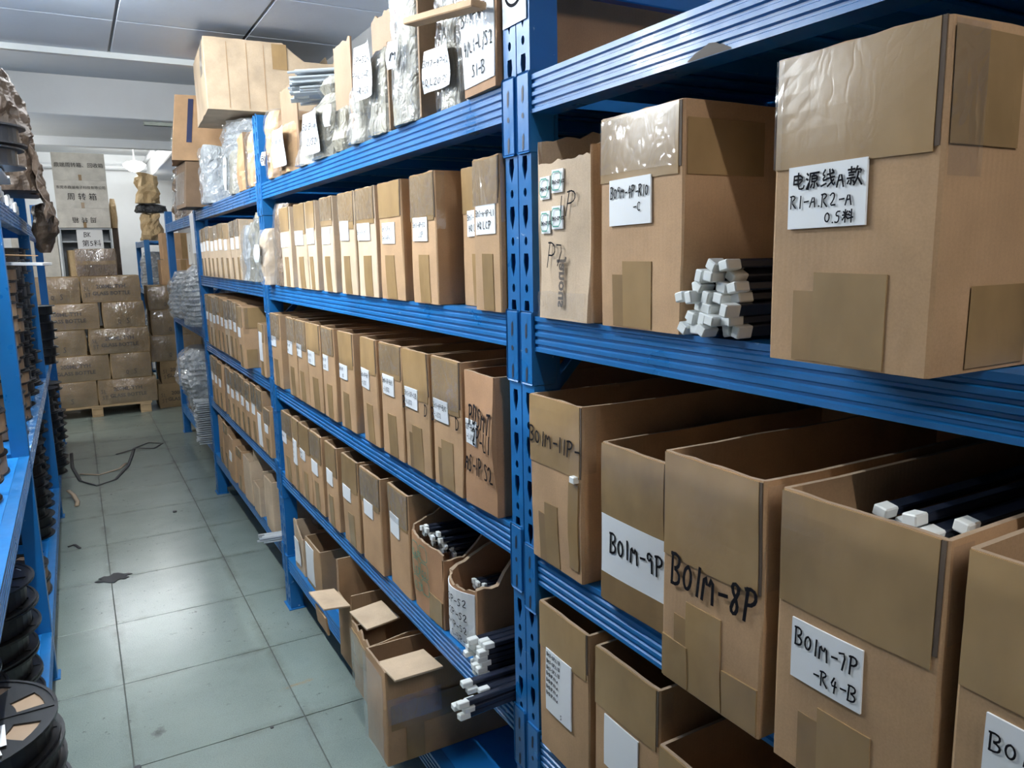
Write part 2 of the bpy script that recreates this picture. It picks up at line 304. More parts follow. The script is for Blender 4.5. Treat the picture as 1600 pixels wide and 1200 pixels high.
# ------------------------------------------------------------------ handwriting: a small stroke alphabet
def arc(cx, cy, rx, ry, a0, a1, n=10):
    return [(cx+rx*math.cos(math.radians(a0+(a1-a0)*i/n)), cy+ry*math.sin(math.radians(a0+(a1-a0)*i/n))) for i in range(n+1)]
G = {
 'B': [[(0.02,.98),(0,0)], [(-.06,.95),(.35,1),(.52,.82),(.4,.58),(.08,.52),(.45,.45),(.55,.22),(.35,.03),(-.03,.02)]],
 '0': [arc(.27,.42,.24,.36,90,450)], '1': [[(.25,.9),(.2,.02)]],
 'M': [[(0,0),(.08,.9),(.3,.35),(.55,.9),(.62,0)]], 'm': [[(0,.02),(.03,.62),(.12,.6),(.2,.1),(.24,.55),(.38,.6),(.44,.1),(.46,.5),(.6,.55),(.66,0)]],
 '-': [[(.08,.42),(.5,.46)]], 'P': [[(.1,.95),(.04,0)], [(-.02,.9),(.35,.98),(.56,.78),(.42,.52),(.06,.46)]],
 '7': [[(0,.8),(.5,.92),(.25,0)]], '8': [[(.45,.85),(.2,.95),(.08,.75),(.42,.4),(.4,.08),(.15,.02),(.08,.25),(.42,.62),(.45,.85)]],
 '9': [[(.45,.8),(.2,.92),(.05,.65),(.25,.5),(.45,.78),(.4,0)]], '4': [[(.3,.9),(.02,.35),(.5,.4)], [(.4,.7),(.34,-.05)]],
 'R': [[(.06,.9),(.02,0)], [(-.04,.88),(.35,.95),(.48,.72),(.06,.5),(.5,.02)]], '2': [[(.02,.75),(.25,.95),(.45,.75),(.3,.35),(0,.05),(.5,.08)]],
 'C': [[(.45,.8),(.2,.9),(.03,.45),(.15,.06),(.45,.12)]], 'A': [[(0,0),(.28,.95),(.5,0)], [(.1,.35),(.42,.38)]],
 'L': [[(.08,.95),(.02,.05),(.45,.08)]], 'S': [[(.45,.85),(.2,.95),(.08,.7),(.42,.4),(.35,.05),(.02,.08)]],
 '/': [[(.4,1),(0,-.1)]], '5': [[(.45,.92),(.1,.9),(.06,.55),(.35,.58),(.42,.2),(.2,.0),(0,.08)]],
 '3': [[(.03,.85),(.35,.95),(.4,.7),(.15,.52),(.45,.35),(.3,.02),(0,.08)]], 'D': [[(.04,.95),(.02,.02)], [(-.04,.92),(.35,.85),(.5,.45),(.3,.05),(-.03,.02)]],
 'T': [[(0,.9),(.55,.95)], [(.28,.92),(.24,0)]], 'F': [[(.04,.92),(.02,0)], [(.02,.92),(.45,.96)], [(.03,.5),(.36,.54)]],
 'Q': [arc(.27,.48,.24,.4,90,450), [(.3,.2),(.52,-.05)]], '.': [[(.1,.05),(.14,.02)]], ' ': [],
 'J': [[(.35,.95),(.33,.1),(.05,.05)]], 'E': [[(.4,.92),(.04,.9),(.02,.04),(.42,.06)], [(.03,.5),(.34,.52)]], 'K': [[(.04,.95),(.02,0)], [(.45,.9),(.05,.45),(.5,.02)]],
 '电': [[(.15,.85),(.13,.38)], [(.15,.85),(.82,.88),(.78,.4),(.14,.38)], [(.15,.62),(.8,.64)], [(.48,1.02),(.46,.1),(.9,.06),(.97,.25)]],
 '源': [[(.05,.92),(.15,.82)], [(0,.62),(.12,.55)], [(.02,.02),(.18,.35)], [(.28,.9),(.97,.93)], [(.3,.9),(.26,.4),(.14,.0)], [(.6,.9),(.54,.78)], [(.42,.75),(.43,.42)], [(.42,.75),(.86,.76),(.84,.43),(.43,.42)], [(.43,.58),(.84,.6)], [(.63,.42),(.63,.02),(.54,.08)], [(.46,.3),(.35,.1)], [(.8,.3),(.94,.12)]],
 '线': [[(.25,1),(.05,.7),(.3,.7),(.04,.38),(.36,.45)], [(.02,.1),(.36,.22)], [(.42,.72),(.9,.8)], [(.4,.48),(.97,.58)], [(.58,1),(.66,.5),(.92,.05),(.98,.22)], [(.9,.4),(.48,.05)], [(.76,.98),(.86,.88)]],
 '款': [[(.05,.85),(.5,.87)], [(.27,1),(.27,.68)], [(.1,.68),(.46,.7)], [(.12,.55),(.43,.56)], [(.0,.38),(.54,.4)], [(.27,.38),(.27,.0),(.19,.08)], [(.12,.25),(.04,.1)], [(.4,.25),(.5,.12)], [(.68,1),(.55,.68)], [(.62,.82),(.96,.84),(.88,.65)], [(.76,.7),(.7,.35),(.48,.0)], [(.72,.4),(1,.0)]],
 '料': [[(.1,.85),(.18,.7)], [(.46,.88),(.36,.7)], [(.0,.56),(.54,.6)], [(.27,1),(.27,.0)], [(.27,.55),(.02,.18)], [(.27,.55),(.5,.28)], [(.62,.85),(.74,.75)], [(.6,.62),(.72,.52)], [(.54,.28),(1,.38)], [(.85,1),(.85,-.02)]],
}
def stroke_lines(text, h, seed=1):
    rr = random.Random(hash_s(text)+seed); x = 0; out = []
    for ch in text:
        wide = ch in '电源线款料'
        k = 1.0 if wide else 0.95
        dy = rr.uniform(-.05, .05); sl = rr.uniform(-.04, .08)
        for pl in G.get(ch, G['S']):
            out.append([((x + (px + sl*py)*k)*h, (py+dy)*h) for px, py in pl])
        x += {' ': .35, '.': .35, '1': .48, '-': .62, 'M': .85, 'm': .85, '/': .5}.get(ch, 1.16 if wide else .72)
    return out, x*h
def hash_s(s): return sum(ord(c)*(i+3) for i, c in enumerate(s)) % 9973
def ribbon(bm, pts, wd, fmap):
    """flat marker stroke: a mitred strip along pts (2D), mapped by fmap(u,v)->3D"""
    n = len(pts); L = []
    for i, p in enumerate(pts):
        a = pts[max(i-1, 0)]; c = pts[min(i+1, n-1)]
        dx, dy = c[0]-a[0], c[1]-a[1]; d = math.hypot(dx, dy) or 1
        nx, ny = -dy/d*wd/2, dx/d*wd/2
        ex = (p[0]-dx/d*wd*.35, p[1]-dy/d*wd*.35) if i == 0 else (p[0]+dx/d*wd*.35, p[1]+dy/d*wd*.35) if i == n-1 else p
        L.append((bm.verts.new(fmap(ex[0]+nx, ex[1]+ny)), bm.verts.new(fmap(ex[0]-nx, ex[1]-ny))))
    for i in range(n-1):
        try: bm.faces.new((L[i][0], L[i][1], L[i+1][1], L[i+1][0]))
        except ValueError: pass
def write(lines, name, parent, fmap, mt='ink', wk=0.115):
    """lines: (text, u, v, height, tilt)"""
    if len(lines) > 1:   # one object per line of writing
        return [write([l], name, parent, fmap, mt, wk) for l in lines][0]
    bm = bmesh.new()
    for text, u, v, h, *tl in lines:
        st, L = stroke_lines(text, h); t = tl[0] if tl else 0.0; ct, s_ = math.cos(t), math.sin(t)
        fit = tl[1] if len(tl) > 1 and tl[1] else None
        kx = fit/L if fit and (L > fit or (len(tl) > 2)) else 1.0
        for pl in st:
            pl = [(p[0]*kx, p[1]) for p in pl]
            if len(pl) > 2:   # round the corners a little
                q = [pl[0]]
                for i in range(1, len(pl)-1):
                    a, b, c = pl[i-1], pl[i], pl[i+1]
                    q += [(b[0]*.7+a[0]*.3, b[1]*.7+a[1]*.3), (b[0]*.7+c[0]*.3, b[1]*.7+c[1]*.3)]
                pl = q + [pl[-1]]
            ribbon(bm, [(u+p[0]*ct-p[1]*s_, v+p[0]*s_+p[1]*ct) for p in pl], max(0.0014, h*wk), fmap)
    return mk(name, bm, M[mt], parent)
_font = {}
def printed(text, name, parent, size, fmap, mt='print', flip=False, bold=0.0):
    """printed lettering as a flat mesh, centred on 0,0 of fmap; width returned"""
    c = bpy.data.curves.new('t', 'FONT'); c.body = text; c.size = size; c.align_x = 'CENTER'; c.align_y = 'CENTER'; c.resolution_u = 2; c.offset = bold
    o = bpy.data.objects.new('t', c); C.objects.link(o)
    me = bpy.data.meshes.new_from_object(o.evaluated_get(bpy.context.evaluated_depsgraph_get()))
    bpy.data.objects.remove(o); bpy.data.curves.remove(c)
    me.materials.clear()
    for v in me.vertices:
        x, y = v.co.x, v.co.y
        if flip: x, y = -x, -y
        v.co = Vector(fmap(x, y))
    return link(name, me, M[mt], parent)

# ------------------------------------------------------------------ cartons
# local frame of a carton: front face at x=0 looking to -x, depth to +x, width along y, base z=0.
# u runs left to right as seen from the aisle (that is +y to -y), v upwards, both in metres
class Carton:
    def __init__(s, name, label, loc, w, d, h, rotz=0, group=None, seed=None, wob=0.002, bulge=0.002, t=0.0055, topfn=None, closed=False, body='card', cat='box', lean=0.0, open_top_inner=True, nx=7, nz=6):
        s.w, s.d, s.h, s.seed, s.wob, s.bulge, s.t = w, d, h, (seed if seed is not None else R_.random()*90), wob, bulge, t
        s.root = empty(name, label, cat, loc, rotz, group); s.lean = lean
        s.build(topfn, closed, M[body], nx, nz)
    def off(s, y, z, side):
        k = (1-(2*y/s.w)**2 if side == 'f' else 1.0)*math.sin(PI*max(0, min(1, z/s.h)))
        return -s.bulge*max(0, k) + s.wob*fn(y*7, z*7, 1.3, s.seed)
    def front(s, u, v, lift=0.0):
        y = s.w/2-u; return (s.off(y, v, 'f')-lift+s.lean*v, y, v)
    def build(s, topfn, closed, mt, nx, nz):
        w, d, h, t = s.w, s.d, s.h, s.t; bm = bmesh.new()
        per = []   # perimeter: (x,y,nx,ny)
        ch = .0022   # chamfered upright edges
        for i in range(nx+1): per.append((0, (w/2-ch)-(w-2*ch)*i/nx, -1, 0, 'f', i/nx*.999))
        for i in range(nx+1): per.append((ch+(d-2*ch)*i/nx, -w/2, 0, -1, 's', 1+i/nx*.999))
        for i in range(nx+1): per.append((d, -w/2+ch+(w-2*ch)*i/nx, 1, 0, 'b', 2+i/nx*.999))
        for i in range(nx+1): per.append((d-ch-(d-2*ch)*i/nx, w/2, 0, 1, 's', 3+i/nx*.999))
        n = len(per)
        def pos(k, fz, ins):
            x, y, ax, ay, sd, kk = per[k]; top = h
            if topfn: top = h*topfn(kk, s)
            elif not closed: top = h + 0.0025*fn(x*30, y*30, .5, s.seed)
            z = top*fz
            o = s.off(y if sd in 'fb' else 0, z, 'f' if sd in 'fb' else 's')
            X, Y = x, y
            if sd == 'f': X += o
            elif sd == 'b': X -= o*.3
            elif sd == 's': Y += (-1 if ay < 0 else 1)*(-o*.35)
            if ins:
                X = min(max(X, t+s.off(w/2, z, 'f')), d-t) if sd == 's' else X+(t if sd == 'f' else -t)
                Y = min(max(Y, -w/2+t), w/2-t)
            return (X+s.lean*z, Y, max(z, t if ins else 0))
        O = [[bm.verts.new(pos(k, j/nz, False)) for k in range(n)] for j in range(nz+1)]
        for j in range(nz):
            for k in range(n): bm.faces.new((O[j][k], O[j][(k+1) % n], O[j+1][(k+1) % n], O[j+1][k]))
        bm.faces.new([O[0][k] for k in range(n)][::-1])
        if closed:
            bm.faces.new(O[nz])
        else:
            I = [[bm.verts.new(pos(k, j/nz, True)) for k in range(n)] for j in (0, nz//2, nz)]
            for j in range(2):
                for k in range(n):
                    f = bm.faces.new((I[j][(k+1) % n], I[j][k], I[j+1][k], I[j+1][(k+1) % n])); f.material_index = 2
            bm.faces.new([I[0][k] for k in range(n)])
            for k in range(n):
                f = bm.faces.new((O[nz][k], O[nz][(k+1) % n], I[2][(k+1) % n], I[2][k])); f.material_index = 1
        s.body = mk('body', bm, [mt, M['edge'], mt], s.root)
    def patch(s, name, u0, v0, u1, v1, mt, lift=0.0008, thick=0.0003, rot=0.0, n=4, parent=None, jag=0.0, rimmat=None):
        """a sheet lying on the front, following its waviness"""
        bm = bmesh.new(); cu, cv = (u0+u1)/2, (v0+v1)/2; c_, s_ = math.cos(rot), math.sin(rot)
        def P(i, j, l):
            a, b = u0+(u1-u0)*i/n-cu, v0+(v1-v0)*j/n-cv
            if jag and (i in (0, n) or j in (0, n)): a += jag*fn(i, j, .2, s.seed); b += jag*fn(j, i, 7.2, s.seed)
            return s.front(cu+a*c_-b*s_, cv+a*s_+b*c_, l)
        A = [[bm.verts.new(P(i, j, lift+thick)) for i in range(n+1)] for j in range(n+1)]
        for j in range(n):
            for i in range(n): bm.faces.new((A[j][i], A[j][i+1], A[j+1][i+1], A[j+1][i]))
        ring = [(i, 0) for i in range(n)]+[(n, j) for j in range(n)]+[(i, n) for i in range(n, 0, -1)]+[(0, j) for j in range(n, 0, -1)]
        Bk = [bm.verts.new(P(i, j, lift-0.002)) for i, j in ring]
        m = len(ring)
        for k in range(m):
            (i, j), (i2, j2) = ring[k], ring[(k+1) % m]
            f = bm.faces.new((Bk[k], Bk[(k+1) % m], A[j2][i2], A[j][i]))
            if rimmat: f.material_index = 1
        return mk(name, bm, [M[mt]]+([M[rimmat]] if rimmat else []), parent or s.root)
    def side(s, uu, vv, lift=0.001):   # on the face looking to -y; uu from the front edge inward
        return (uu+s.lean*vv, -s.w/2+s.off(0, vv, 's')*.35-lift, vv)
    def side_patch(s, name, u0, v0, u1, v1, mt, lift=0.0012, n=3):
        bm = bmesh.new()
        A = [[bm.verts.new(s.side(u0+(u1-u0)*i/n, v0+(v1-v0)*j/n, lift)) for i in range(n+1)] for j in range(n+1)]
        for j in range(n):
            for i in range(n): bm.faces.new((A[j][i], A[j][i+1], A[j+1][i+1], A[j+1][i]))
        return mk(name, bm, M[mt], s.root)

def shelf_carton(label, y_far, y_near, z, h=0.285, X=0.69, d=0.50, band=0.34, lab=None, lines=None, group=None, tape_w=0.40, body='card', rotz=0.0, seed=None, bandmat='tape', name='storage_carton', wob=0.0022, writing_on_box=None, flap_gap=True, tape_h=0.38, bulge=0.003, lean=0.0, topfn=None, tape2=False):
    w = y_far-y_near
    c = Carton(name, label, (X, (y_far+y_near)/2, z+0.001), w, d, h, rotz, group, seed, wob=wob, bulge=bulge, body=body, lean=lean, topfn=topfn)
    if band:
        c.patch('folded_flap', 0.0012, h*(1-band), w*0.955, h-0.001, bandmat, lift=0.0012, thick=0.0004, jag=0.0015, n=6)
        c.patch('corner_slit', w*0.958, h*(1-band*R_.uniform(.85, 1.0)), w*0.983, h-0.001, 'slit', lift=0.0008, jag=0.0015, n=5)
    if band and R_.random() < .45 and group != 'cartons on the near bay': c.patch('clear_tape', w*.03, h*(1-band*R_.uniform(.8, 1.1)), w*.97, h*.985, 'film_shiny', lift=.0035, jag=.002)
    if band and R_.random() < .6: c.side_patch('clear_tape', .001, h*R_.uniform(.55, .7), R_.uniform(.02, .05), h*.985, 'film_shiny', .003)
    if tape_w:
        a = w*(0.5-tape_w/2)+w*R_.uniform(-.06, .06)
        c.patch('tape_strip', a, 0.002, a+w*tape_w, h*tape_h, bandmat, lift=0.0009, rot=R_.uniform(-.02, .02))
        if tape2: c.patch('tape_strip', a-w*.14, 0.002, a+w*.02, h*tape_h*.8, 'tape_dark', lift=0.0006)
    if lab:
        u0, v0, u1, v1 = lab
        p = c.patch('paper_label', w*u0, h*v0, w*u1, h*v1, 'paper', lift=0.0026 if v1 > 1-band else 0.0016, thick=0.0004, rot=R_.uniform(-.02, .02))
        if lines:
            lw, lh = w*(u1-u0), h*(v1-v0)
            ls = [(t, w*u0+lw*a, h*v0+lh*b, lh*k, 0, lw*(.98-a)) for t, a, b, k in lines]
            write(ls, 'handwriting', p, lambda u, v: c.front(u, v, 0.0042 if v1 > 1-band else 0.0030))
    if writing_on_box:
        write([(t, w*a, h*b, h*k, tl, w*(.985-a)) for t, a, b, k, tl in writing_on_box], 'handwriting', c.root, lambda u, v: c.front(u, v, 0.0034))
    return c
#PARTS2
# ------------------------------------------------------------------ the room
def room():
    fl = struct(mk('floor', bx(-2.7, -3, -0.10, 1.46, 12.2, -0.006), M['grout']))
    tm = bpy.data.meshes.new('tile'); bm = bx(0.002, 0.002, -0.02, 0.525, 0.546, 0, 0.0006); bm.to_mesh(tm); bm.free()
    for i in range(-5, 3):
        for j in range(-10, 18):
            x, y = 0.015+i*0.527, 2.469+j*0.548
            if y > 11.7 or y < -2.9: continue
            link('tile', tm, M['tile'], fl, (x, y, R_.uniform(-.0003, 0)))
    ce = struct(mk('ceiling', bx(-2.7, -3, 2.665, 1.46, 4.81, 2.72), M['grid']))
    pm = bpy.data.meshes.new('ceiling_panel'); bm = bx(0.006, 0.006, 0, 0.579, 0.629, 0.02, 0.003); bm.to_mesh(pm); bm.free()
    for i in range(-5, 3):
        for j in range(-12, 1):
            x, y = 0.279+i*0.585, 4.172+j*0.635
            if y < -3 or x < -2.9: continue
            link('ceiling_panel', pm, M['panel'], ce, (x, y, 2.63))
    bm = bmesh.new()
    for i in range(-5, 3): box(bm, 0.279+i*0.585-.005, -3, 2.636, 0.279+i*0.585+.005, 4.81, 2.664)
    for j in range(-11, 2): box(bm, -2.7, 4.172+j*0.635-.005, 2.6365, 1.46, 4.172+j*0.635+.005, 2.663)
    mk('grid_bar', bm, M['grid'], ce)
    struct(mk('trim_6', bx(-2.7, 4.81, 2.93, 1.46, 7.0, 3.0), M['concrete']))
    struct(mk('trim_7', bx(-2.7, 8.3, 2.95, 1.46, 12.2, 3.02), M['wall']))
    struct(mk('trim_1', bx(-2.7, 4.80, 2.60, 1.46, 4.83, 2.93), M['concrete']))
    struct(mk('trim_8', bx(-2.7, 7.0, 2.64, 1.46, 8.2, 2.95, 0.006), M['concrete']))
    struct(mk('trim_2', bx(-2.7, 8.2, 2.565, 1.46, 8.3, 2.95, 0.004), M['wall']))
    struct(mk('trim_3', bx(1.02, 8.3, 2.63, 1.355, 12.1, 2.95, 0.01), M['wall']))
    struct(mk('trim_4', bx(-2.7, 11.93, 2.74, 1.46, 12.1, 2.80, 0.02), M['wall']))
    struct(mk('trim_5', bx(0.98, 8.3, 2.83, 1.02, 12.0, 2.87, 0.01), M['wall']))
    struct(mk('wall_back', bx(-2.7, 12.1, 0, 1.46, 12.2, 3.02), M['wall']))
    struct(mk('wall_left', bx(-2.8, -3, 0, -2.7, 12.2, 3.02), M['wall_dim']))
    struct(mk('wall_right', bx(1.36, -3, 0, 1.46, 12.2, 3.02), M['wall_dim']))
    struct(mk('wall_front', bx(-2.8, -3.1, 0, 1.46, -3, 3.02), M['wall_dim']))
room()

def tube_lamp(label, x, y, z, L, key, along_y=True):
    e = empty('tube_lamp', label, 'lamp', (x, y, z), 0 if along_y else PI/2)
    mk('housing', bx(-.018, -L/2, .01, .018, L/2, .045, .004), M['paper'], e)
    bm = bmesh.new(); tube_path(bm, [(0, -L/2+.02, -.016), (0, 0, -.016), (0, L/2-.02, -.016)], .013, 10); mk('tube', bm, M['tube_'+key], e, smooth=True)
tube_lamp('ceiling tube lamp over the aisle by the near racks', -.08, 2.60, 2.585, 2.2, 'aisle')
tube_lamp('unseen fill tube lamp added beyond the left rack', -1.55, 3.3, 2.585, 1.2, 'side')  # added fill light, out of view, evens out the carton shelves
tube_lamp('unseen fill tube lamp added low behind the left rack towards the back', -1.55, 7.7, 2.15, 1.2, 'rear_fill')  # added fill light hidden by the left rack, brightens the beam underside
tube_lamp('ceiling tube lamp behind the viewpoint near the entrance', .34, -.9, 2.585, 1.2, 'entrance')
tube_lamp('tube lamp on the back room ceiling near the pendant lamp', .45, 10.15, 2.905, 1.2, 'back', False)
tube_lamp('unseen fill tube lamp added in the recess past the panel ceiling edge', .40, 5.25, 2.885, 1.0, 'pocket_fill', False)  # added fill light hidden above the ceiling edge, brightens the beam face
def pendant():
    e = empty('pendant_lamp', 'small lit pendant lamp hanging before the white back wall', 'lamp', (.80, 11.0, 2.95))
    bm = bmesh.new(); cyl(bm, (0, 0), .045, .045, -.02, 0, 16); mk('ceiling_rose', bm, M['paper'], e)
    bm = bmesh.new(); cyl(bm, (0, 0), .008, .008, -.19, -.02, 8); mk('stem', bm, M['paper'], e)
    bm = bmesh.new(); n = 20
    rings = []
    for r, z in ((.02, -.19), (.09, -.205), (.135, -.235), (.13, -.245), (.10, -.285), (.055, -.315), (.001, -.325)):
        rings.append([bm.verts.new((r*math.cos(2*PI*k/n), r*math.sin(2*PI*k/n), z)) for k in range(n)])
    for a, b_ in zip(rings, rings[1:]):
        for k in range(n): bm.faces.new((a[k], b_[k], b_[(k+1) % n], a[(k+1) % n]))
    mk('shade', bm, M['emit'], e, smooth=True)
pendant()

# ------------------------------------------------------------------ racks
HOLES = {}
def post_mesh(H, width=.09, depth=.055, holes=True):
    key = (H, width, depth, holes)
    if key in HOLES: return HOLES[key]
    bm = bmesh.new(); hw = width/2
    def quad(*p):
        f = bm.faces.new([bm.verts.new(q) for q in p]); return f
    if holes:
        z = 0
        big = [(-.007,.036),(.007,.036),(.009,.028),(.008,.012),(.004,.004),(.0,-.006),(-.004,.004),(-.009,.02)]
        k = 0
        while z < H-1e-6:
            hgt = .0555 if k % 2 == 0 else .0278
            z2 = min(H, z+hgt)
            for sgn in (-1, 1):
                ya, yb = (0.0015, hw) if sgn > 0 else (-hw, -0.0015)
                yc, zc = (ya+yb)/2, (z+z2)/2
                if z2-z < .02: quad((0, ya, z), (0, ya, z2), (0, yb, z2), (0, yb, z)); continue
                if k % 2 == 0: ring = [(yc+sgn*p[0]*1.0, zc+p[1]-.016) for p in big]
                else: ring = [(yc+.0055*math.cos(2*PI*i/8+PI/8)*sgn, zc+.008*math.sin(2*PI*i/8+PI/8)) for i in range(8)]
                    # outer loop sampled in the same angular order
                ring.sort(key=lambda p: math.atan2(p[1]-zc, p[0]-yc))
                out = [(ya, z), (yc, z), (yb, z), (yb, zc), (yb, z2), (yc, z2), (ya, z2), (ya, zc)]
                out.sort(key=lambda p: math.atan2(p[1]-zc, p[0]-yc))
                ro = [bm.verts.new((0, *p)) for p in out]; ri = [bm.verts.new((0, *p)) for p in ring]
                rb = [bm.verts.new((.0025, *p)) for p in ring]
                for i in range(8):
                    bm.faces.new((ro[i], ro[(i+1) % 8], ri[(i+1) % 8], ri[i]))
                    bm.faces.new((ri[i], ri[(i+1) % 8], rb[(i+1) % 8], rb[i]))
            z = z2; k += 1
    else:
        for ya, yb in ((-hw, -.0015), (.0015, hw)): quad((0, ya, 0), (0, ya, H), (0, yb, H), (0, yb, 0))
    quad((.004, -.0015, 0), (.004, -.0015, H), (.004, .0015, H), (.004, .0015, 0))
    for s in (-.0015, .0015): quad((0, s, 0), (0, s, H), (.004, s, H), (.004, s, 0))
    for s in (-hw, hw):
        quad((0, s, 0), (0, s, H), (depth, s, H), (depth, s, 0)); s2 = s*.965
        quad((.0025, s2, 0), (.0025, s2, H), (depth, s2, H), (depth, s2, 0))
        quad((depth, s, 0), (depth, s, H), (depth, s*.5, H), (depth, s*.5, 0))
    box(bm, -.01, -hw-.01, 0, depth+.01, hw+.01, .004)
    me = bpy.data.meshes.new('post'); bm.normal_update(); bm.to_mesh(me); bm.free(); HOLES[key] = me
    return me
def beam_mesh(L, H=.062, ribs=True):
    bm = bmesh.new()
    if ribs:
        pr = [(0, 0)]
        for k in range(4):
            z = -H*(.13+.215*k); pr += [(0, z), (.0035, z-.002), (.0035, z-.0055), (0, z-.0075)]
        pr += [(0, -H), (.045, -H), (.045, -.018), (.032, -.018), (.032, 0)]
    else: pr = [(0, 0), (0, -H), (.04, -H), (.04, 0)]
    extrude_profile(bm, pr, -L/2, L/2)
    me = bpy.data.meshes.new('beam'); bm.normal_update(); bm.to_mesh(me); bm.free(); return me
def slot(bm, y, z, h=.03, wd=.007, x=-.0005):
    vs = [bm.verts.new((x, y+wd*a, z+h*b)) for a, b in ((-.5,.35),(-.2,.5),(.4,.3),(.5,-.35),(.2,-.5),(-.4,-.3))]
    bm.faces.new(vs[::-1])
def connector(parent, y_end, side, z, X, drop=.125, up=.008):
    """bracket welded to the beam end: leg on the post front and a plate along the post side. side=+1: the post lies towards +y"""
    bm = bmesh.new(); x0 = X-.0035
    ya, yb = (y_end-.002, y_end+.042) if side > 0 else (y_end-.042, y_end+.002)
    box(bm, x0, ya, z-drop, x0+.003, yb, z+up, .004)
    yp = y_end-.0028 if side > 0 else y_end
    box(bm, x0, yp, z-drop, X+.046, yp+.0028, z+up, .001)
    c = mk('end_bracket', bm, M['blue'], parent)
    bm = bmesh.new(); ym = (ya+yb)/2
    slot(bm, ym, z-drop*.22, x=x0-.0006); mk('bracket_slot', bm, M['hole'], c); bm = bmesh.new()
    slot(bm, ym, z-drop*.85, x=x0-.0006); mk('bracket_slot', bm, M['hole'], c); bm = bmesh.new()
    vs = [bm.verts.new((x0-.0006, ym+.004*math.cos(2*PI*i/8), z-drop*.5+.005*math.sin(2*PI*i/8))) for i in range(8)]; bm.faces.new(vs)
    mk('bracket_slot', bm, M['hole'], c)
def rack(name, label, X, posts, levels, H, depth=.60, sgn=1, holes=True, brackets=True, deck=True, beam_h=.062, worn=(), post_w=.09, npan=8, deck_depth=None, dark_back=False, deckmat='blue_deck', diag=True):
    """posts: centre y of each upright; levels: per bay list of beam-top heights; sgn=+1: front faces -x"""
    e = empty(name, label, 'rack', (0, 0, 0))
    rot = 0 if sgn > 0 else PI
    for y in posts:
        link('post', post_mesh(H, post_w, .055, holes), M['blue'], e, (X, y, 0), (0, 0, rot))
        link('post', post_mesh(H, post_w, .055, False), M['blue'], e, (X+sgn*depth, y, 0), (0, 0, rot+PI))
        for z0, z1 in ((.12, .12), (H-.10, H-.10), (.20, .75), (1.28, 1.80))[:4 if diag else 1]:
            bm = bmesh.new(); a, b_ = X+sgn*.05, X+sgn*(depth-.05)
            box(bm, min(a, b_), -.012, -.015, max(a, b_), .012, .015, .002)
            for v in bm.verts: v.co.z += z0+(z1-z0)*(v.co.x-a)/(b_-a)
            mk('brace', bm, M['blue'], e, (0, y, 0))
    for b in range(len(posts)-1):
        ya, yb = posts[b]+post_w/2+.0005, posts[b+1]-post_w/2-.0005; L = yb-ya; yc = (ya+yb)/2
        fm, bmh = beam_mesh(L, beam_h), beam_mesh(L, beam_h, False)
        dm = bpy.data.meshes.new('deck_panel'); bm = bmesh.new(); pw = L/npan; dd = deck_depth or depth-.08
        box(bm, 0, -pw/2+.0008, -.004, dd, pw/2-.0008, 0); 
        for s in (-1, 1): box(bm, 0, s*(pw/2-.002)-.0012, -.028, dd, s*(pw/2-.002)+.0012, -.004)
        for q in (-.5, 0, .5): box(bm, 0, q*pw*.55-.012, -.012, dd, q*pw*.55+.012, -.0045, .003)
        bm.to_mesh(dm); bm.free()
        for z in levels[b]:
            mt = 'blue_worn' if (b, z) in worn else 'blue'
            f = link('beam', fm.copy() if mt != 'blue' else fm, M[mt], e, (X, yc, z), (0, 0, rot))
            link('beam', bmh.copy() if dark_back else bmh, M['dark_beam' if dark_back else 'blue'], e, (X+sgn*depth, yc, z-.004), (0, 0, rot+PI))
            if brackets:
                connector(e, ya, -1, z, X) if sgn > 0 else None
                connector(e, yb, 1, z, X) if sgn > 0 else None
            if deck:
                for k in range(npan):
                    link('deck_panel', dm, M[deckmat], e, (X+sgn*.033, ya+pw*(k+.5), z-.0005), (0, 0, rot))
    return e
LV = (1.842, 1.438, 1.024, .640, .245)
PM, P2, P1 = 1.218, 3.353, 5.325
main = rack('storage_rack', 'long blue boltless steel rack of tan cartons right of the aisle', .70, (-.92, PM, P2, P1),
     ((1.842, 1.438, 1.000, .628, .245), LV, (1.842, 1.442, 1.03, .665, .285)), 2.11, worn={(1, 1.438), (2, 1.442)})
far = rack('storage_rack', 'blue steel rack of film-wrapped bundles past the long carton rack', .74, (5.48, 7.44), ((1.843, 1.075, .262),), 1.95, holes=False, depth=.5, beam_h=.07, npan=4, brackets=False, diag=False)
small = rack('storage_rack', 'small pale blue steel rack with kraft paper on top by the back wall', .72, (9.65, 10.9), ((1.75, 1.2, .6),), 1.76, holes=False, depth=.45, npan=3, post_w=.05, brackets=False, diag=False)
left = rack('storage_rack', 'blue steel rack of black reels left of the aisle', -.20, (1.12, 3.22, 5.34, 7.55), ((1.765, .865, .19),)*3, 2.0, sgn=-1, holes=False, depth=.58, beam_h=.068, npan=4, post_w=.06, diag=False, worn={(0, .865), (1, .865), (1, 1.765)})
def worn_patch():
    bm = bmesh.new(); q = random.Random(4); top = []; bot = []
    for i in range(13):
        y = .785-.075*i/12; bot.append(bm.verts.new((.6993, y, 1.7806))); top.append(bm.verts.new((.6993, y, 1.7815+max(0, math.sin(i/12*PI))*.011+q.uniform(0, .003))))
    for i in range(12): bm.faces.new((bot[i], bot[i+1], top[i+1], top[i]))
    mk('worn_paint_patch', bm, M['worn'], main)
worn_patch()
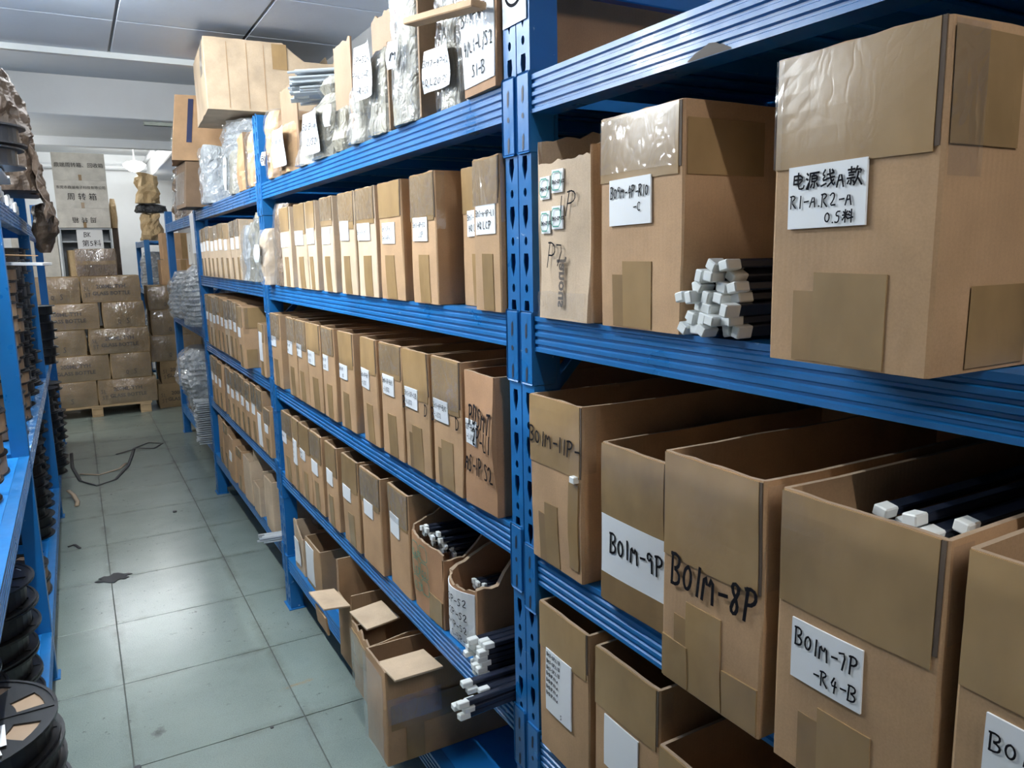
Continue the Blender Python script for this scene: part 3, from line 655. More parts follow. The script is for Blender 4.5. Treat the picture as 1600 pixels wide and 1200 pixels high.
def post_sign():
    s = empty('post_sign', 'white sign with a circled 15 at the top of the near post', 'sign', (.6985, PM+.001, 1.995))
    mk('card', bx(-.0012, -.04, -.062, 0, .04, .06, 0), M['paper'], s)
    bm = bmesh.new(); n = 32
    a = [bm.verts.new((-.0018, .034*math.cos(2*PI*i/n), .034*math.sin(2*PI*i/n))) for i in range(n)]
    b_ = [bm.verts.new((-.0018, .0285*math.cos(2*PI*i/n), .0285*math.sin(2*PI*i/n))) for i in range(n)]
    for i in range(n): bm.faces.new((a[i], b_[i], b_[(i+1) % n], a[(i+1) % n]))
    mk('ring', bm, M['ink'], s)
    printed('15', 'number', s, .045, lambda x, y: (-.0019, -x, y), 'ink', bold=.002)
post_sign()

# ------------------------------------------------------------------ cartons of the near bay (right of the near post)
W, NB = 'open tan carton ', 'cartons on the near bay'
def near_bay():
    # shelf 2: torn carton, tall carton, tube bundle, very big carton
    def tornfn(k, s):   # perimeter in sides: 0-1 front, 1-2 near side, 2-3 back, 3-4 far side
        base = .755 if k < 1 else .80+.16*(k-1) if k < 2 else .985 if k < 3 else .98-.12*(k-3)
        return base+.018*fn(k*9, 3, .3, s.seed)+.012*fn(k*31, 1, .3, s.seed)
    c = Carton('storage_carton', 'torn crumpled carton with four green-edged stickers beside the near post', (.688, 1.059, 1.439), .150, .22, .335, 0, NB, wob=.010, bulge=.006, topfn=tornfn, body='card_pale', nx=16, nz=12, seed=3.1)
    for u0, v0 in ((.012, .195), (.052, .203), (.014, .140), (.054, .146)):
        p = c.patch('sticker', u0, v0, u0+.033, v0+.036, 'paper', lift=.003, n=3)
        bm = bmesh.new(); o = [(.004,.004),(.029,.004),(.029,.032),(.004,.032)]
        oct_ = [(.008,.004),(.025,.004),(.030,.010),(.030,.027),(.025,.032),(.008,.032),(.003,.027),(.003,.010),(.008,.004)]
        ribbon(bm, [(u0+a, v0+b_) for a, b_ in oct_], .002, lambda u, v: c.front(u, v, .0055)); mk('border', bm, M['green_ink'], p)
        write([('BM7-2P-S2', u0+.0055, v0+.014, .0055)], 'handwriting', p, lambda u, v: c.front(u, v, .0055), wk=.10)
    write([('P', .030, .085, .045, -.25), ('7', .058, .092, .04, -.3), ('P', .095, .165, .04, -.1), ('1', .075, .165, .035, 0)], 'handwriting', c.root, lambda u, v: c.front(u, v, .004), wk=.06)
    printed('Janous', 'printed_lettering', c.root, .030, lambda x, y: c.front(.074-y-.1*x, .060-x, .004), 'print', bold=.001)
    c.patch('clear_tape', .004, .004, .146, .045, 'film', lift=.006, jag=.004)
    c = shelf_carton('tall closed carton with plastic-taped top and white label on the second shelf', .952, .776, 1.438, .297, X=.688, d=.5, band=.305, lab=(.15, .49, .67, .705),
        lines=[('B09M-4P-R10', .05, .58, .26), ('-C', .62, .28, .22)], tape_w=.36, tape_h=.32, group=NB, seed=11, tape2=True)
    c.patch('clear_film', .003, .218, .165, .292, 'film', lift=.0045, jag=.002)
    c.side_patch('tape_strip', .004, .205, .14, .275, 'tape', .0016)
    c = shelf_carton('very large tan carton with big white label, foremost on the second shelf', .557, .387, 1.438, .288, X=.612, d=.55, band=.36, lab=(.12, .445, .63, .645),
        lines=[('电源线A款', .06, .62, .27), ('R1-A.R2-A', .05, .32, .22), ('0.5料', .52, .06, .19)], tape_w=.45, tape_h=.30, group=NB, seed=21, tape2=True)
    c.side_patch('tape_strip', .004, .19, .10, .28, 'tape', .0016); c.side_patch('tape_strip', .05, .004, .14, .075, 'tape', .0014)
    c.patch('clear_film', .001, .185, .010, .285, 'film', lift=.004)
    # shelf 3
    c = shelf_carton('split-cornered open carton with writing on its taped top, beside the near post', 1.169, 1.006, 1.000, .301, X=.690, d=.5, band=.40, tape_w=.26, group=NB, seed=31, wob=.006,
        writing_on_box=[('B01M-11P-', .02, .72, .095, -.03)], tape2=True)
    bm = bmesh.new(); box(bm, -.012, -.006, -.005, .004, .008, .006, .001); mk('white_plug', bm, M['white_plug'], c.root, (.0, -.066, .178))
    c.patch('crumpled_tape', .128, .02, .155, .17, 'tape', lift=.002, jag=.006, n=8)
    shelf_carton('open carton with long white paper sheet under tape, second from the near post', .952, .795, 1.000, .257, X=.690, d=.5, band=.44, lab=(.015, .18, .985, .56),
        lines=[('B01M-9P', .16, .42, .34)], tape_w=.0, group=NB, seed=41, wob=.006).patch('lower_tape', .002, .003, .150, .048, 'tape_dark', lift=.002, jag=.004)
    c = shelf_carton('big open carton with large marker writing straight on its front', .726, .562, 1.000, .302, X=.622, d=.56, band=.44, tape_w=.36, tape_h=.40, group=NB, seed=51, wob=.004, bandmat='tape',
        writing_on_box=[('B01M-8P', .13, .455, .135, -.02)], tape2=True)
    c.patch('tape_strip', .002, .003, .05, .06, 'tape', lift=.002); c.patch('tape_strip', .11, .003, .162, .06, 'tape', lift=.002)
    c = shelf_carton('open carton of dark tubes with a two-line white label', .540, .362, 1.000, .302, X=.622, d=.56, band=.40, lab=(.12, .345, .60, .56),
        lines=[('B01M-7P', .07, .56, .30), ('-R4-B', .36, .14, .26)], tape_w=.34, tape_h=.28, group=NB, seed=61, tape2=True)
    shelf_carton('open carton with cut-off white label at the right edge', .346, .168, 1.000, .302, X=.622, d=.56, band=.40, lab=(.15, .33, .68, .56),
        lines=[('B01M-6P', .06, .58, .24), ('-R4-C', .3, .18, .21)], tape_w=.34, tape_h=.28, group=NB, seed=71)
    # shelf 4
    c = shelf_carton('open carton with a handwritten list sheet, beside the near post low down', 1.150, .990, .628, .288, X=.690, d=.5, band=.30, lab=(.17, .30, .70, .72), group=NB, seed=81, tape_w=0,
        lines=[('BM3-2P.L1 B', .06, .90-.105*i, .055) for i in range(3)]+[('BMD1P.41 A', .06, .59-.105*i, .055) for i in range(4)]+[('6', .62, .05, .08)])
    shelf_carton('open carton with blank white label, second from the near post low down', .972, .808, .628, .281, X=.690, d=.5, band=.36, lab=(.18, .30, .72, .62), group=NB, seed=91, tape_w=0)
    shelf_carton('shorter open carton at the bottom edge, third from the near post', .788, .622, .628, .215, X=.672, d=.5, band=.30, group=NB, seed=101, tape_w=0)
    shelf_carton('short open carton at the bottom right corner, fourth from the near post', .606, .44, .628, .20, X=.672, d=.5, band=.30, group=NB, seed=103, tape_w=0)

def lump_bm(wx, wy, h, seed, wob, n=12, nz=8, prof=None, power=3.0, freq=9, crease=0.0, open_top=False):
    """irregular upright body, rounded-box section, profile prof=[(frac z, scale)]"""
    bm = bmesh.new(); rings = []
    for j in range(nz+1):
        f = j/nz; sc = 1.0
        if prof:
            for (a, s0), (b_, s1) in zip(prof, prof[1:]):
                if a <= f <= b_: sc = s0+(s1-s0)*((f-a)/(b_-a) if b_ > a else 0)
        ring = []
        for k in range(n):
            a = 2*PI*k/n; c_, s_ = math.cos(a), math.sin(a)
            r = (abs(c_)**power+abs(s_)**power)**(-1/power)
            x, y, z = wx/2*r*c_*sc, wy/2*r*s_*sc, h*f
            d = wob*fn(x*freq, y*freq, z*freq, seed)+wob*.5*fn(x*freq*2.3, y*freq*2.3, z*freq*2.3, seed+4)
            if crease: d -= crease*(abs(fn(x*freq*1.4, y*freq*1.4, z*freq*.8, seed+9))+.55*abs(fn(x*freq*3.4, y*freq*3.4, z*freq*2.4, seed+19)))
            L = math.hypot(c_, s_); ring.append(bm.verts.new((x+d*c_/L, y+d*s_/L, z+(wob*.7*fn(x*8, y*8, 3, seed) if 0 < j else 0))))
        rings.append(ring)
    for j in range(nz):
        for k in range(n): bm.faces.new((rings[j][k], rings[j][(k+1) % n], rings[j+1][(k+1) % n], rings[j+1][k]))
    bm.faces.new(rings[0][::-1])
    if not open_top: bm.faces.new(rings[-1])
    return bm
# ------------------------------------------------------------------ tubes with white end plugs
TUBE = {}
def tube_meshes():
    if TUBE: return
    bm = bmesh.new(); box(bm, .012, -.0075, -.005, .50, .0075, .005, .0015); me = bpy.data.meshes.new('tube'); bm.to_mesh(me); bm.free(); TUBE['t'] = me; me.materials.append(M['tube'])
    bm = bmesh.new(); box(bm, -.010, -.0078, -.0062, .014, .0078, .0062, .0015); me = bpy.data.meshes.new('end_plug'); bm.to_mesh(me); bm.free(); TUBE['p'] = me; me.materials.append(M['white_plug'])
    bm = bmesh.new(); box(bm, 0, -.0075, -.0035, .50, .0075, .0035, .0012); me = bpy.data.meshes.new('clear_tube'); bm.to_mesh(me); bm.free(); TUBE['c'] = me; me.materials.append(M['clear_tube'])
def tube_bundle(label, loc, spots, rotz=0, group=None, pitch=0.0, jit=.015, clear=False, length=1.0):
    """spots: (y, z, x shift, roll) of each tube; tubes run in +x"""
    tube_meshes(); e = empty('tube_bundle', label, 'tubes', loc, rotz, group)
    for y, z, x, ro in spots:
        rt = (ro, pitch+R_.uniform(-.006, .006), R_.uniform(-.01, .01))
        a = link('tube', TUBE['c' if clear else 't'], (), e, (x, y, z), rt); a.scale = (length, 1, 1)
        if not clear: link('end_plug', TUBE['p'], (), a)
    return e
def plug_pile(parent, w, d, n, z, seed, spread=.012):
    rr = random.Random(seed); tube_meshes()
    for i in range(n):
        o = link('white_plug', TUBE['p'], (), parent, (rr.uniform(.02, d), rr.uniform(-w/2+.016, w/2-.016), z+rr.uniform(-spread, spread)), (rr.uniform(0, 3), rr.uniform(-1.57, -.9), rr.uniform(0, 3)))
near_bay()
for i, (z, h, a, b, lb) in enumerate(((1.438, .29, .16, -.05, 'second'), (1.000, .30, .14, -.06, 'third'), (.628, .28, .40, .20, 'fourth'))):
    shelf_carton('closed-off carton beyond the right edge of the view, near bay %s shelf' % lb, a, b, z, h, X=.69, d=.5, group=NB, seed=200+i)
rr = random.Random(5); sp = []
for row in range(7):
    for k in range(5 if row < 5 else 3 if row == 5 else 2):
        sp.append((-.040+k*.0182+rr.uniform(-.0015, .0015)+(.005 if row % 2 else 0)+(.010 if row > 4 else 0), .008+row*.0132, rr.uniform(-.016, .014), rr.choice((0, .2, -.25, .5, -.4, 1.35, 1.8))))
tube_bundle('stack of dark tubes with white end plugs between the two tall cartons', (.69, .718, 1.4425), sp)
sp = [(-.062+.019*k, .012*(k % 2)-.002*abs(k-2), rr.uniform(-.02, .012), rr.uniform(-.25, .25)) for k in range(6)]+[(-.05+.02*k, -.013, rr.uniform(-.01, .03), rr.uniform(-.2, .2)) for k in range(5)]
tube_bundle('dark tubes with white plugs lying in an open carton of the near bay', (.72, .452, 1.272), sp, pitch=-.005, length=.85)
#PARTS3
ORD = ['first','second','third','fourth','fifth','sixth','seventh','eighth','ninth','tenth','eleventh','twelfth']
# ------------------------------------------------------------------ middle bay: three tidy shelves of narrow cartons
MB2, MB3, MB4 = 'cartons on the second shelf, middle bay', 'cartons on the third shelf, middle bay', 'cartons on the fourth shelf, middle bay'
def lab_of(yf, yn, z, h, L):
    w = yf-yn; return (max(.03, (yf-L[0])/w), (L[2]-z)/h, min(.97, (yf-L[1])/w), (L[3]-z)/h)
def middle_bay():
    z = 1.438
    rows = [  # y_far, y_near, label (y0,y1,z0,z1), writing, extra
     (1.376,1.271,(1.362,1.283,1.583,1.637),[('BM7-A-4P-L1',.04,.62,.22),('4Q LCP',.10,.18,.28)],dict(rotz=0)),
     (1.520,1.386,(1.490,1.405,1.583,1.636),[('BM7-4P-L1',.04,.62,.22),('4Q LCP',.10,.18,.28)],dict(X=.735)),
     (1.700,1.560,(1.682,1.598,1.577,1.629),[('BM7-4P-S2',.06,.58,.22),('LCP',.46,.16,.24)],dict()),
     (1.913,1.757,(1.885,1.796,1.575,1.626),[('BM7-3P-L1',.06,.60,.22),('BM7-4P-L1',.06,.16,.22)],dict(wob=.004)),
     (2.089,1.945,(2.078,1.979,1.587,1.632),[('BM7-5P-SMT',.04,.36,.24)],dict(wob=.004)),
     (2.252,2.112,(2.238,2.153,1.590,1.645),None,dict()),
     (2.445,2.318,(2.431,2.343,1.583,1.631),None,dict()),
     (2.617,2.512,(2.610,2.522,1.587,1.637),None,dict()),
     (2.769,2.628,(2.764,2.655,1.586,1.634),None,dict()),
     (2.985,2.845,(2.980,2.880,1.582,1.634),None,dict())]
    for i, (a, b, L, tx, kw) in enumerate(rows):
        kind = 'carton with written white label' if tx else 'carton with blank white label'
        shelf_carton('%s, %s left of the near post, second shelf' % ('narrow tan '+kind, ORD[i]), a, b, z, .286, lab=lab_of(a, b, z, .286, L), lines=tx, group=MB2, body='card_pale' if i > 3 else 'card', band=.30+.03*(i % 3), **kw)
    z = 1.024
    rows = [
     (1.446,1.309,(1.455,1.385,1.155,1.207),[('2P-B/C',.06,.58,.26),('-L1/S2',.10,.18,.24)],dict(body='card_red', wob=.010, band=0, tape_w=0, h=.285, writing_on_box=[('PDSMT',.18,.62,.15,-.05),('2P-L1',.30,.47,.14,-.05),('AS-1P S2',.03,.26,.14,-.05)])),
     (1.611,1.462,(1.600,1.517,1.178,1.227),[('BM7-4P-B/C',.04,.58,.24),('-L1/S2',.08,.16,.24)],dict(wob=.005, band=.40, tape2=True, writing_on_box=[('B',-.01,.50,.10,0),('D',.86,.50,.10,0)])),
     (1.791,1.632,(1.780,1.697,1.178,1.228),[('BM7-3P-C/B',.04,.58,.24),('-L1/S2',.08,.16,.24)],dict(wob=.005, band=.40, tape2=True, writing_on_box=[('B',-.01,.50,.10,0),('D',.86,.50,.10,0)])),
     (1.956,1.805,(1.932,1.850,1.188,1.240),[('BM7-5P-B/L',.04,.58,.24),('-L1/S2',.10,.16,.24)],dict()),
     (2.119,1.986,(2.112,2.040,1.180,1.234),[('BM7-6P-B/C',.04,.58,.22),('-L1/S2',.10,.16,.22)],dict(wob=.005)),
     (2.331,2.190,(2.326,2.240,1.178,1.222),[('BM7-8P',.06,.58,.24),('R6',.5,.14,.24)],dict()),
     (2.521,2.382,(2.512,2.446,1.181,1.230),[('BM7-7P',.06,.58,.22),('-L1/S2',.1,.16,.22)],dict(wob=.004)),
     (2.704,2.540,(2.690,2.600,1.181,1.227),[('BM7-8P-L',.06,.58,.22),('-L1/S2',.1,.16,.22)],dict()),
     (2.853,2.715,(2.845,2.772,1.190,1.236),[('BM7-9P-L',.06,.58,.22),('-R2',.1,.16,.22)],dict()),
     (2.997,2.868,(2.990,2.915,1.185,1.233),[('BM7-10P',.06,.58,.22),('-R2',.1,.16,.22)],dict()),
     (3.278,3.115,(3.262,3.176,1.190,1.230),[('BM7-11P',.06,.50,.24)],dict())]
    for i, (a, b, L, tx, kw) in enumerate(rows):
        h = kw.pop('h', .298)
        what = 'reddish crumpled carton with marker writing and label' if i == 0 else 'taped carton with label between two marker letters' if i in (1, 2) else 'narrow open carton with written white label'
        shelf_carton('%s, %s left of the near post, third shelf' % (what, ORD[i]), a, b, z, h, lab=lab_of(a, b, z, h, L), lines=tx, group=MB3, **dict(dict(band=.30+.03*(i % 3)), **kw))
    z = .640
    rows = [
     (1.975,1.823,(1.962,1.884,.790,.850),None,dict(X=.70, wob=.005)),
     (2.182,2.010,(2.148,2.066,.793,.837),None,dict()),
     (2.369,2.210,(2.356,2.273,.787,.831),None,dict()),
     (2.560,2.425,(2.545,2.468,.788,.837),None,dict()),
     (2.751,2.606,(2.736,2.650,.778,.826),None,dict()),
     (2.906,2.760,(2.900,2.825,.793,.830),[('BM1-2P',.08,.55,.22),('-R4',.3,.14,.22)],dict()),
     (3.015,2.915,(3.010,2.945,.750,.846),[('R1-'+str(k),.10,.82-.2*k,.11) for k in range(4)],dict()),
     (3.194,3.030,(3.185,3.110,.800,.843),[('BM1-3P',.06,.5,.24)],dict())]
    for i, (a, b, L, tx, kw) in enumerate(rows):
        kind = 'open carton with written label' if tx else 'open carton with blank white label'
        if i == 6: kind = 'slim carton with tall list label'
        shelf_carton('%s, %s left of the torn cartons, fourth shelf' % (kind, ORD[i]), a, b, z, .288, lab=lab_of(a, b, z, .288, L), lines=tx, group=MB4, **dict(dict(band=.36, tape_w=.36 if i > 1 else .0), **kw))
    # two torn cartons at the near end
    def tornA(k, s):
        base = .68-.04*k if k < 1 else (.60+.52*max(0, min(1, (k-1.25)*1.8))) if k < 2 else 1.10 if k < 3 else 1.05-.32*(k-3)
        return base+.03*fn(k*8, 3, .3, s.seed)+.02*fn(k*31, 1, .3, s.seed)
    c = Carton('torn_carton', 'torn-open carton with green printed stamp, full of white plugs, fourth shelf', (.705, 1.715, .641), .180, .26, .30, 0, 'torn cartons by the near post', wob=.009, bulge=.004, topfn=tornA, body='card_red', nx=14, nz=10, seed=7.7)
    for k in range(3):
        for j in range(2):
            bm = bmesh.new(); u, v = .020+.045*j, .055+.046*k
            q = [(0,.006),(.006,0),(.032,0),(.038,.006),(.038,.034),(.032,.040),(.006,.040),(0,.034),(0,.006)]
            ribbon(bm, [(u+x, v+y) for x, y in q], .0022, lambda a, b_: c.front(a, b_, .004)); mk('stamp_frame', bm, M['green_ink'], c.root)
    write([('DATE', .025, .150, .018, -.05), ('LOT NO', .025, .105, .018, -.05), ('Q TY', .025, .062, .018, -.05)], 'stamp_lettering', c.root, lambda u, v: c.front(u, v, .004), 'green_ink', .12)
    c.patch('clear_tape', .1, .004, .175, .07, 'tape', lift=.003, jag=.004)
    sp = [(-.062+.0175*k+rr.uniform(-.004, .004), -.012*j+.010*math.sin(k*1.7)+rr.uniform(-.003, .003), .01*j+rr.uniform(-.012, .012), rr.uniform(-.5, .5)) for j in range(7) for k in range(8)]
    tube_bundle('dark tubes with white plugs sticking up in the stamped torn carton', (.716, 1.71, .862), sp, pitch=.02, length=.36)
    def tornB(k, s):
        base = .56 if k < 1 else .58+.56*min(1, max(0, (k-1.2))*2.0) if k < 2 else 1.12 if k < 3 else 1.0-.42*(k-3)
        return base+.03*fn(k*8, 3, .3, s.seed)+.02*fn(k*31, 1, .3, s.seed)
    c = Carton('torn_carton', 'torn carton wrapped in a paper with four handwritten lines, fourth shelf', (.715, 1.538, .641), .132, .26, .28, 0, 'torn cartons by the near post', wob=.006, bulge=.022, topfn=tornB, body='card_red', nx=14, nz=10, seed=9.1)
    p = c.patch('paper_wrap', .001, .002, .131, .150, 'paper', lift=.003, n=8)
    write([('B-3P-S2', .02, .118, .020, -.05), ('A-2P-S2', .02, .084, .020, -.05), ('A-1P-S2', .02, .050, .020, -.05), ('C-3P-WC', .03, .016, .020, -.05)], 'handwriting', p, lambda u, v: c.front(u, v, .006))
    sp = [(-.036+.0185*k, -.012*j, .012*j+rr.uniform(-.01, .01), rr.uniform(-.4, .4)) for j in range(3) for k in range(5)]
    tube_bundle('short dark tubes with white plugs inside the paper-wrapped torn carton', (.765, 1.538, .775), sp, pitch=.02, length=.34)
    # loose tube bundles poking out beside the post
    sp = [(-.03+.0185*k, .007+.0125*j, rr.uniform(-.02, .01), rr.uniform(-.15, .15)) for j in range(6) for k in range(4 if j < 4 else 3)]
    tube_bundle('upright pile of dark plugged tubes beside the near post, fourth shelf', (.70, 1.418, .6435), sp)
    sp = [(.0, .007, .0, .1), (.019, .007, .012, .0), (.008, .0195, -.008, .1), (-.016, .0075, .02, 0)]
    tube_bundle('few dark plugged tubes poking far out over the fourth shelf beam', (.640, 1.348, .6425), sp, .0)
    sp = [(-.020+.019*k, .007+.0125*j, rr.uniform(-.02, .025), rr.uniform(-.2, .2)) for j in range(3) for k in range(3-j)]
    tube_bundle('lowest dark plugged tubes poking out right beside the near post', (.600, 1.293, .6425), sp, .05, length=1.0)
    # bottom shelf
    z = .245; BB = 'cartons on the bottom shelf, middle bay'
    def torn2(k, s): return .80+.12*math.sin(k*3.1+1)+.05*fn(k*6, 1, 0, s.seed)
    Carton('torn_carton', 'small ragged carton first on the bottom shelf of the middle bay', (.71, 3.125, z+.001), .15, .4, .23, 0, BB, wob=.012, topfn=torn2, body='card_pale', nx=12, nz=8, seed=2.2).patch('paper_label', .02, .03, .10, .14, 'paper', lift=.006)
    mk_bag('crumpled brown paper bag on ragged carton of the bottom shelf', (.86, 3.12, .43), .20, .15, .14, 'brown_paper', 3.3, 'paper bag')
    c = shelf_carton('low open carton with white front paper on the bottom shelf', 3.02, 2.80, z, .19, X=.712, d=.45, band=0, tape_w=0, lab=(.05, .1, .6, .9), group=BB)
    def torn3(k, s): return .66 if k < 1 else .78 if k < 2 else .8 if k < 3 else 1.0
    c = Carton('flap_carton', 'carton with one flap sticking out flat over the aisle, bottom shelf', (.652, 2.30, z+.001), .145, .45, .33, 0, BB, wob=.004, topfn=torn3, seed=4.4)
    bm = bx(-.085, -.075, -.003, .0, .075, .003, .001); mk('flap', bm, M['card_pale'], c.root, (-.002, .01, .222), (0, .12, .05))
    bm = bx(-.003, -.06, -.06, .003, .06, 0, .001); mk('flap', bm, M['card'], c.root, (-.075, .0, .20), (0, -.1, 0))
    c = Carton('flap_carton', 'taped carton with pale lid flap and torn corner, bottom shelf', (.630, 2.075, z+.001), .165, .48, .235, 0, BB, wob=.008, bulge=.006, topfn=lambda k, s: .88+.10*fn(k*5, 2, 0, s.seed)+.03*fn(k*25, 2, 0, s.seed), nx=12, nz=8, seed=5.5)
    bm = bx(0, -.068, -.003, .105, .068, .003, .001); mk('flap', bm, M['card_pale'], c.root, (.0, .012, .242), (0, -.08, .06))
    c.patch('clear_film', .002, .01, .16, .19, 'film', lift=.008, jag=.005, n=6); c.patch('tape_strip', .002, .12, .163, .19, 'tape', lift=.003, jag=.006, n=6)
    c = Carton('flap_carton', 'nearest bottom carton wrapped with clear film, flap folded back', (.585, 1.815, z+.001), .150, .50, .262, 0, BB, wob=.006, bulge=.006, body='card', nx=10, nz=8, seed=6.6)
    bm = bx(.0, -.075, -.003, .13, .055, .003, .001); mk('flap', bm, M['card_pale'], c.root, (.005, -.065, .263), (-.10, 0, 0))
    c.patch('clear_film', .002, .01, .148, .25, 'film_thick', lift=.009, jag=.006, n=6)
    c.side_patch('tape_strip', .01, .10, .35, .17, 'tape', .006, n=6); c.side_patch('clear_film', .002, .12, .15, .19, 'film_thick', .008, n=6); c.side_patch('tape_strip', .05, .004, .10, .10, 'tape', .006)

def mk_bag(label, loc, wx, wy, h, mt, seed, cat, prof=None, film_=None, group=None, name='bag', wob=None, rotz=0):
    n_, z_ = (18, 8) if mt == 'kraft' else (64, 34)
    bm = lump_bm(wx, wy, h, seed, wob or min(wx, wy)*.12, n_, z_, prof or [(0, .92), (.15, 1), (.75, .95), (1, .6)], 3.2, 9, crease=min(wx, wy)*.10)
    if mt == 'silver':   # coils of clear tube pressed against the film
        for v in bm.verts:
            k = 1+.035*math.sin(v.co.z*2*PI/.034+5*v.co.y); v.co.x *= k; v.co.y *= k
    o = mk(name, bm, M[mt], None, loc, (0, 0, rotz)); tag(o, label, cat, group)
    if film_:
        bm = lump_bm(wx*1.06, wy*1.06, h*1.02, seed+3, min(wx, wy)*.07, 64, 34, prof or [(0, .95), (.15, 1), (.75, .97), (1, .66)], 3.2, 14, crease=min(wx, wy)*.05)
        mk('film_wrap', bm, M[film_], o, smooth=False)
    return o

# ------------------------------------------------------------------ wrapped bundles on the top shelf
def sheet(parent, name, w, h, mt, loc, rot=(0, 0, 0), curl=.006, n=6, lines=None):
    bm = bmesh.new()
    def P(u, v, l=0): return (-l-curl*math.cos(u/w*5)-.004*math.sin(v/h*4+u*30), w/2-u, v)
    A = [[bm.verts.new(P(w*i/n, h*j/n)) for i in range(n+1)] for j in range(n+1)]
    for j in range(n):
        for i in range(n): bm.faces.new((A[j][i], A[j][i+1], A[j+1][i+1], A[j+1][i]))
    o = mk(name, bm, M[mt], parent, loc, rot)
    if lines: write([(t, w*a, h*b, h*k, -.04, w*(.97-a)) for t, a, b, k in lines], 'handwriting', o, lambda u, v: P(u, v, .002))
    return o
TB = 'wrapped bundles on the top shelf'
def bundle(label, y0, y1, h, X=.685, z=1.843, d=.42, seed=1, core='white_fill', board=None, back=None, film_='film', lab=None, prof=None, flutes=True, neck=False, group=TB, wob=.008, cat='bundle'):
    w = y0-y1; e = empty('wrapped_bundle', label, cat, (X, (y0+y1)/2, z), 0, group)
    pr = prof or [(0, 1), (.9, .97), (1, .9)]
    if neck: pr = [(0, .95), (.15, 1), (.62, .95), (.78, .55), (.84, .25), (.9, .35), (1, .5)]
    bm = lump_bm(d, w*.93, h, seed, wob, 40, 12, pr, 4.5, 14, crease=.006 if not flutes else 0)
    if flutes:
        for v in bm.verts:   # upright tube ends standing side by side
            k = .003*math.sin(v.co.y*2*PI/.016)
            if v.co.x < -d*.3: v.co.x += k
    mk('core', bm, M[core], e, (d/2+.004, 0, 0))
    if board:
        bm = bx(0, -.004, 0, d*.96, .004, h*1.0, .001)
        for v in bm.verts: v.co.y += .006*fn(v.co.x*6, v.co.z*6, 0, seed)
        mk('cardboard_side', bm, M[board], e, (.012, -w/2+.004, .001))
    if back:
        bh = back; bm = bmesh.new(); n = 10
        A = [[bm.verts.new((.0+s*.005, -w/2*.94+w*.94*i/n, bh*j/4+(.012*fn(i*2.1, 1, 0, seed)+.006*fn(i*7.3, 3, 0, seed) if j == 4 else 0))) for i in range(n+1)] for s in (0, 1) for j in range(5)]
        for s in (0, 5):
            for j in range(4):
                for i in range(n):
                    q = (A[s+j][i], A[s+j][i+1], A[s+j+1][i+1], A[s+j+1][i]); bm.faces.new(q if s else q[::-1])
        for i in range(n): bm.faces.new((A[4][i], A[4][i+1], A[9][i+1], A[9][i]))
        for i in (0, n):
            for j in range(4): bm.faces.new((A[j][i], A[j+1][i], A[5+j+1][i], A[5+j][i]))
        mk('cardboard_back', bm, M['card_dark'], e, (.034, 0, .0))
    if film_:
        bm = lump_bm(d*1.0+.012, w*.985, h*.985, seed+2, wob*.9, 40, 14, pr, 4.5, 18, crease=.004)
        mk('film_wrap', bm, M[film_], e, (d/2+.0, 0, .002))
    if lab:
        lw, lh, lu, lv, lines = lab
        sheet(e, 'paper_label', lw, lh, 'dimmed_film_paper', (-.010, w/2-lu-lw/2, lv), (0, 0, 0), lines=lines)
    return e
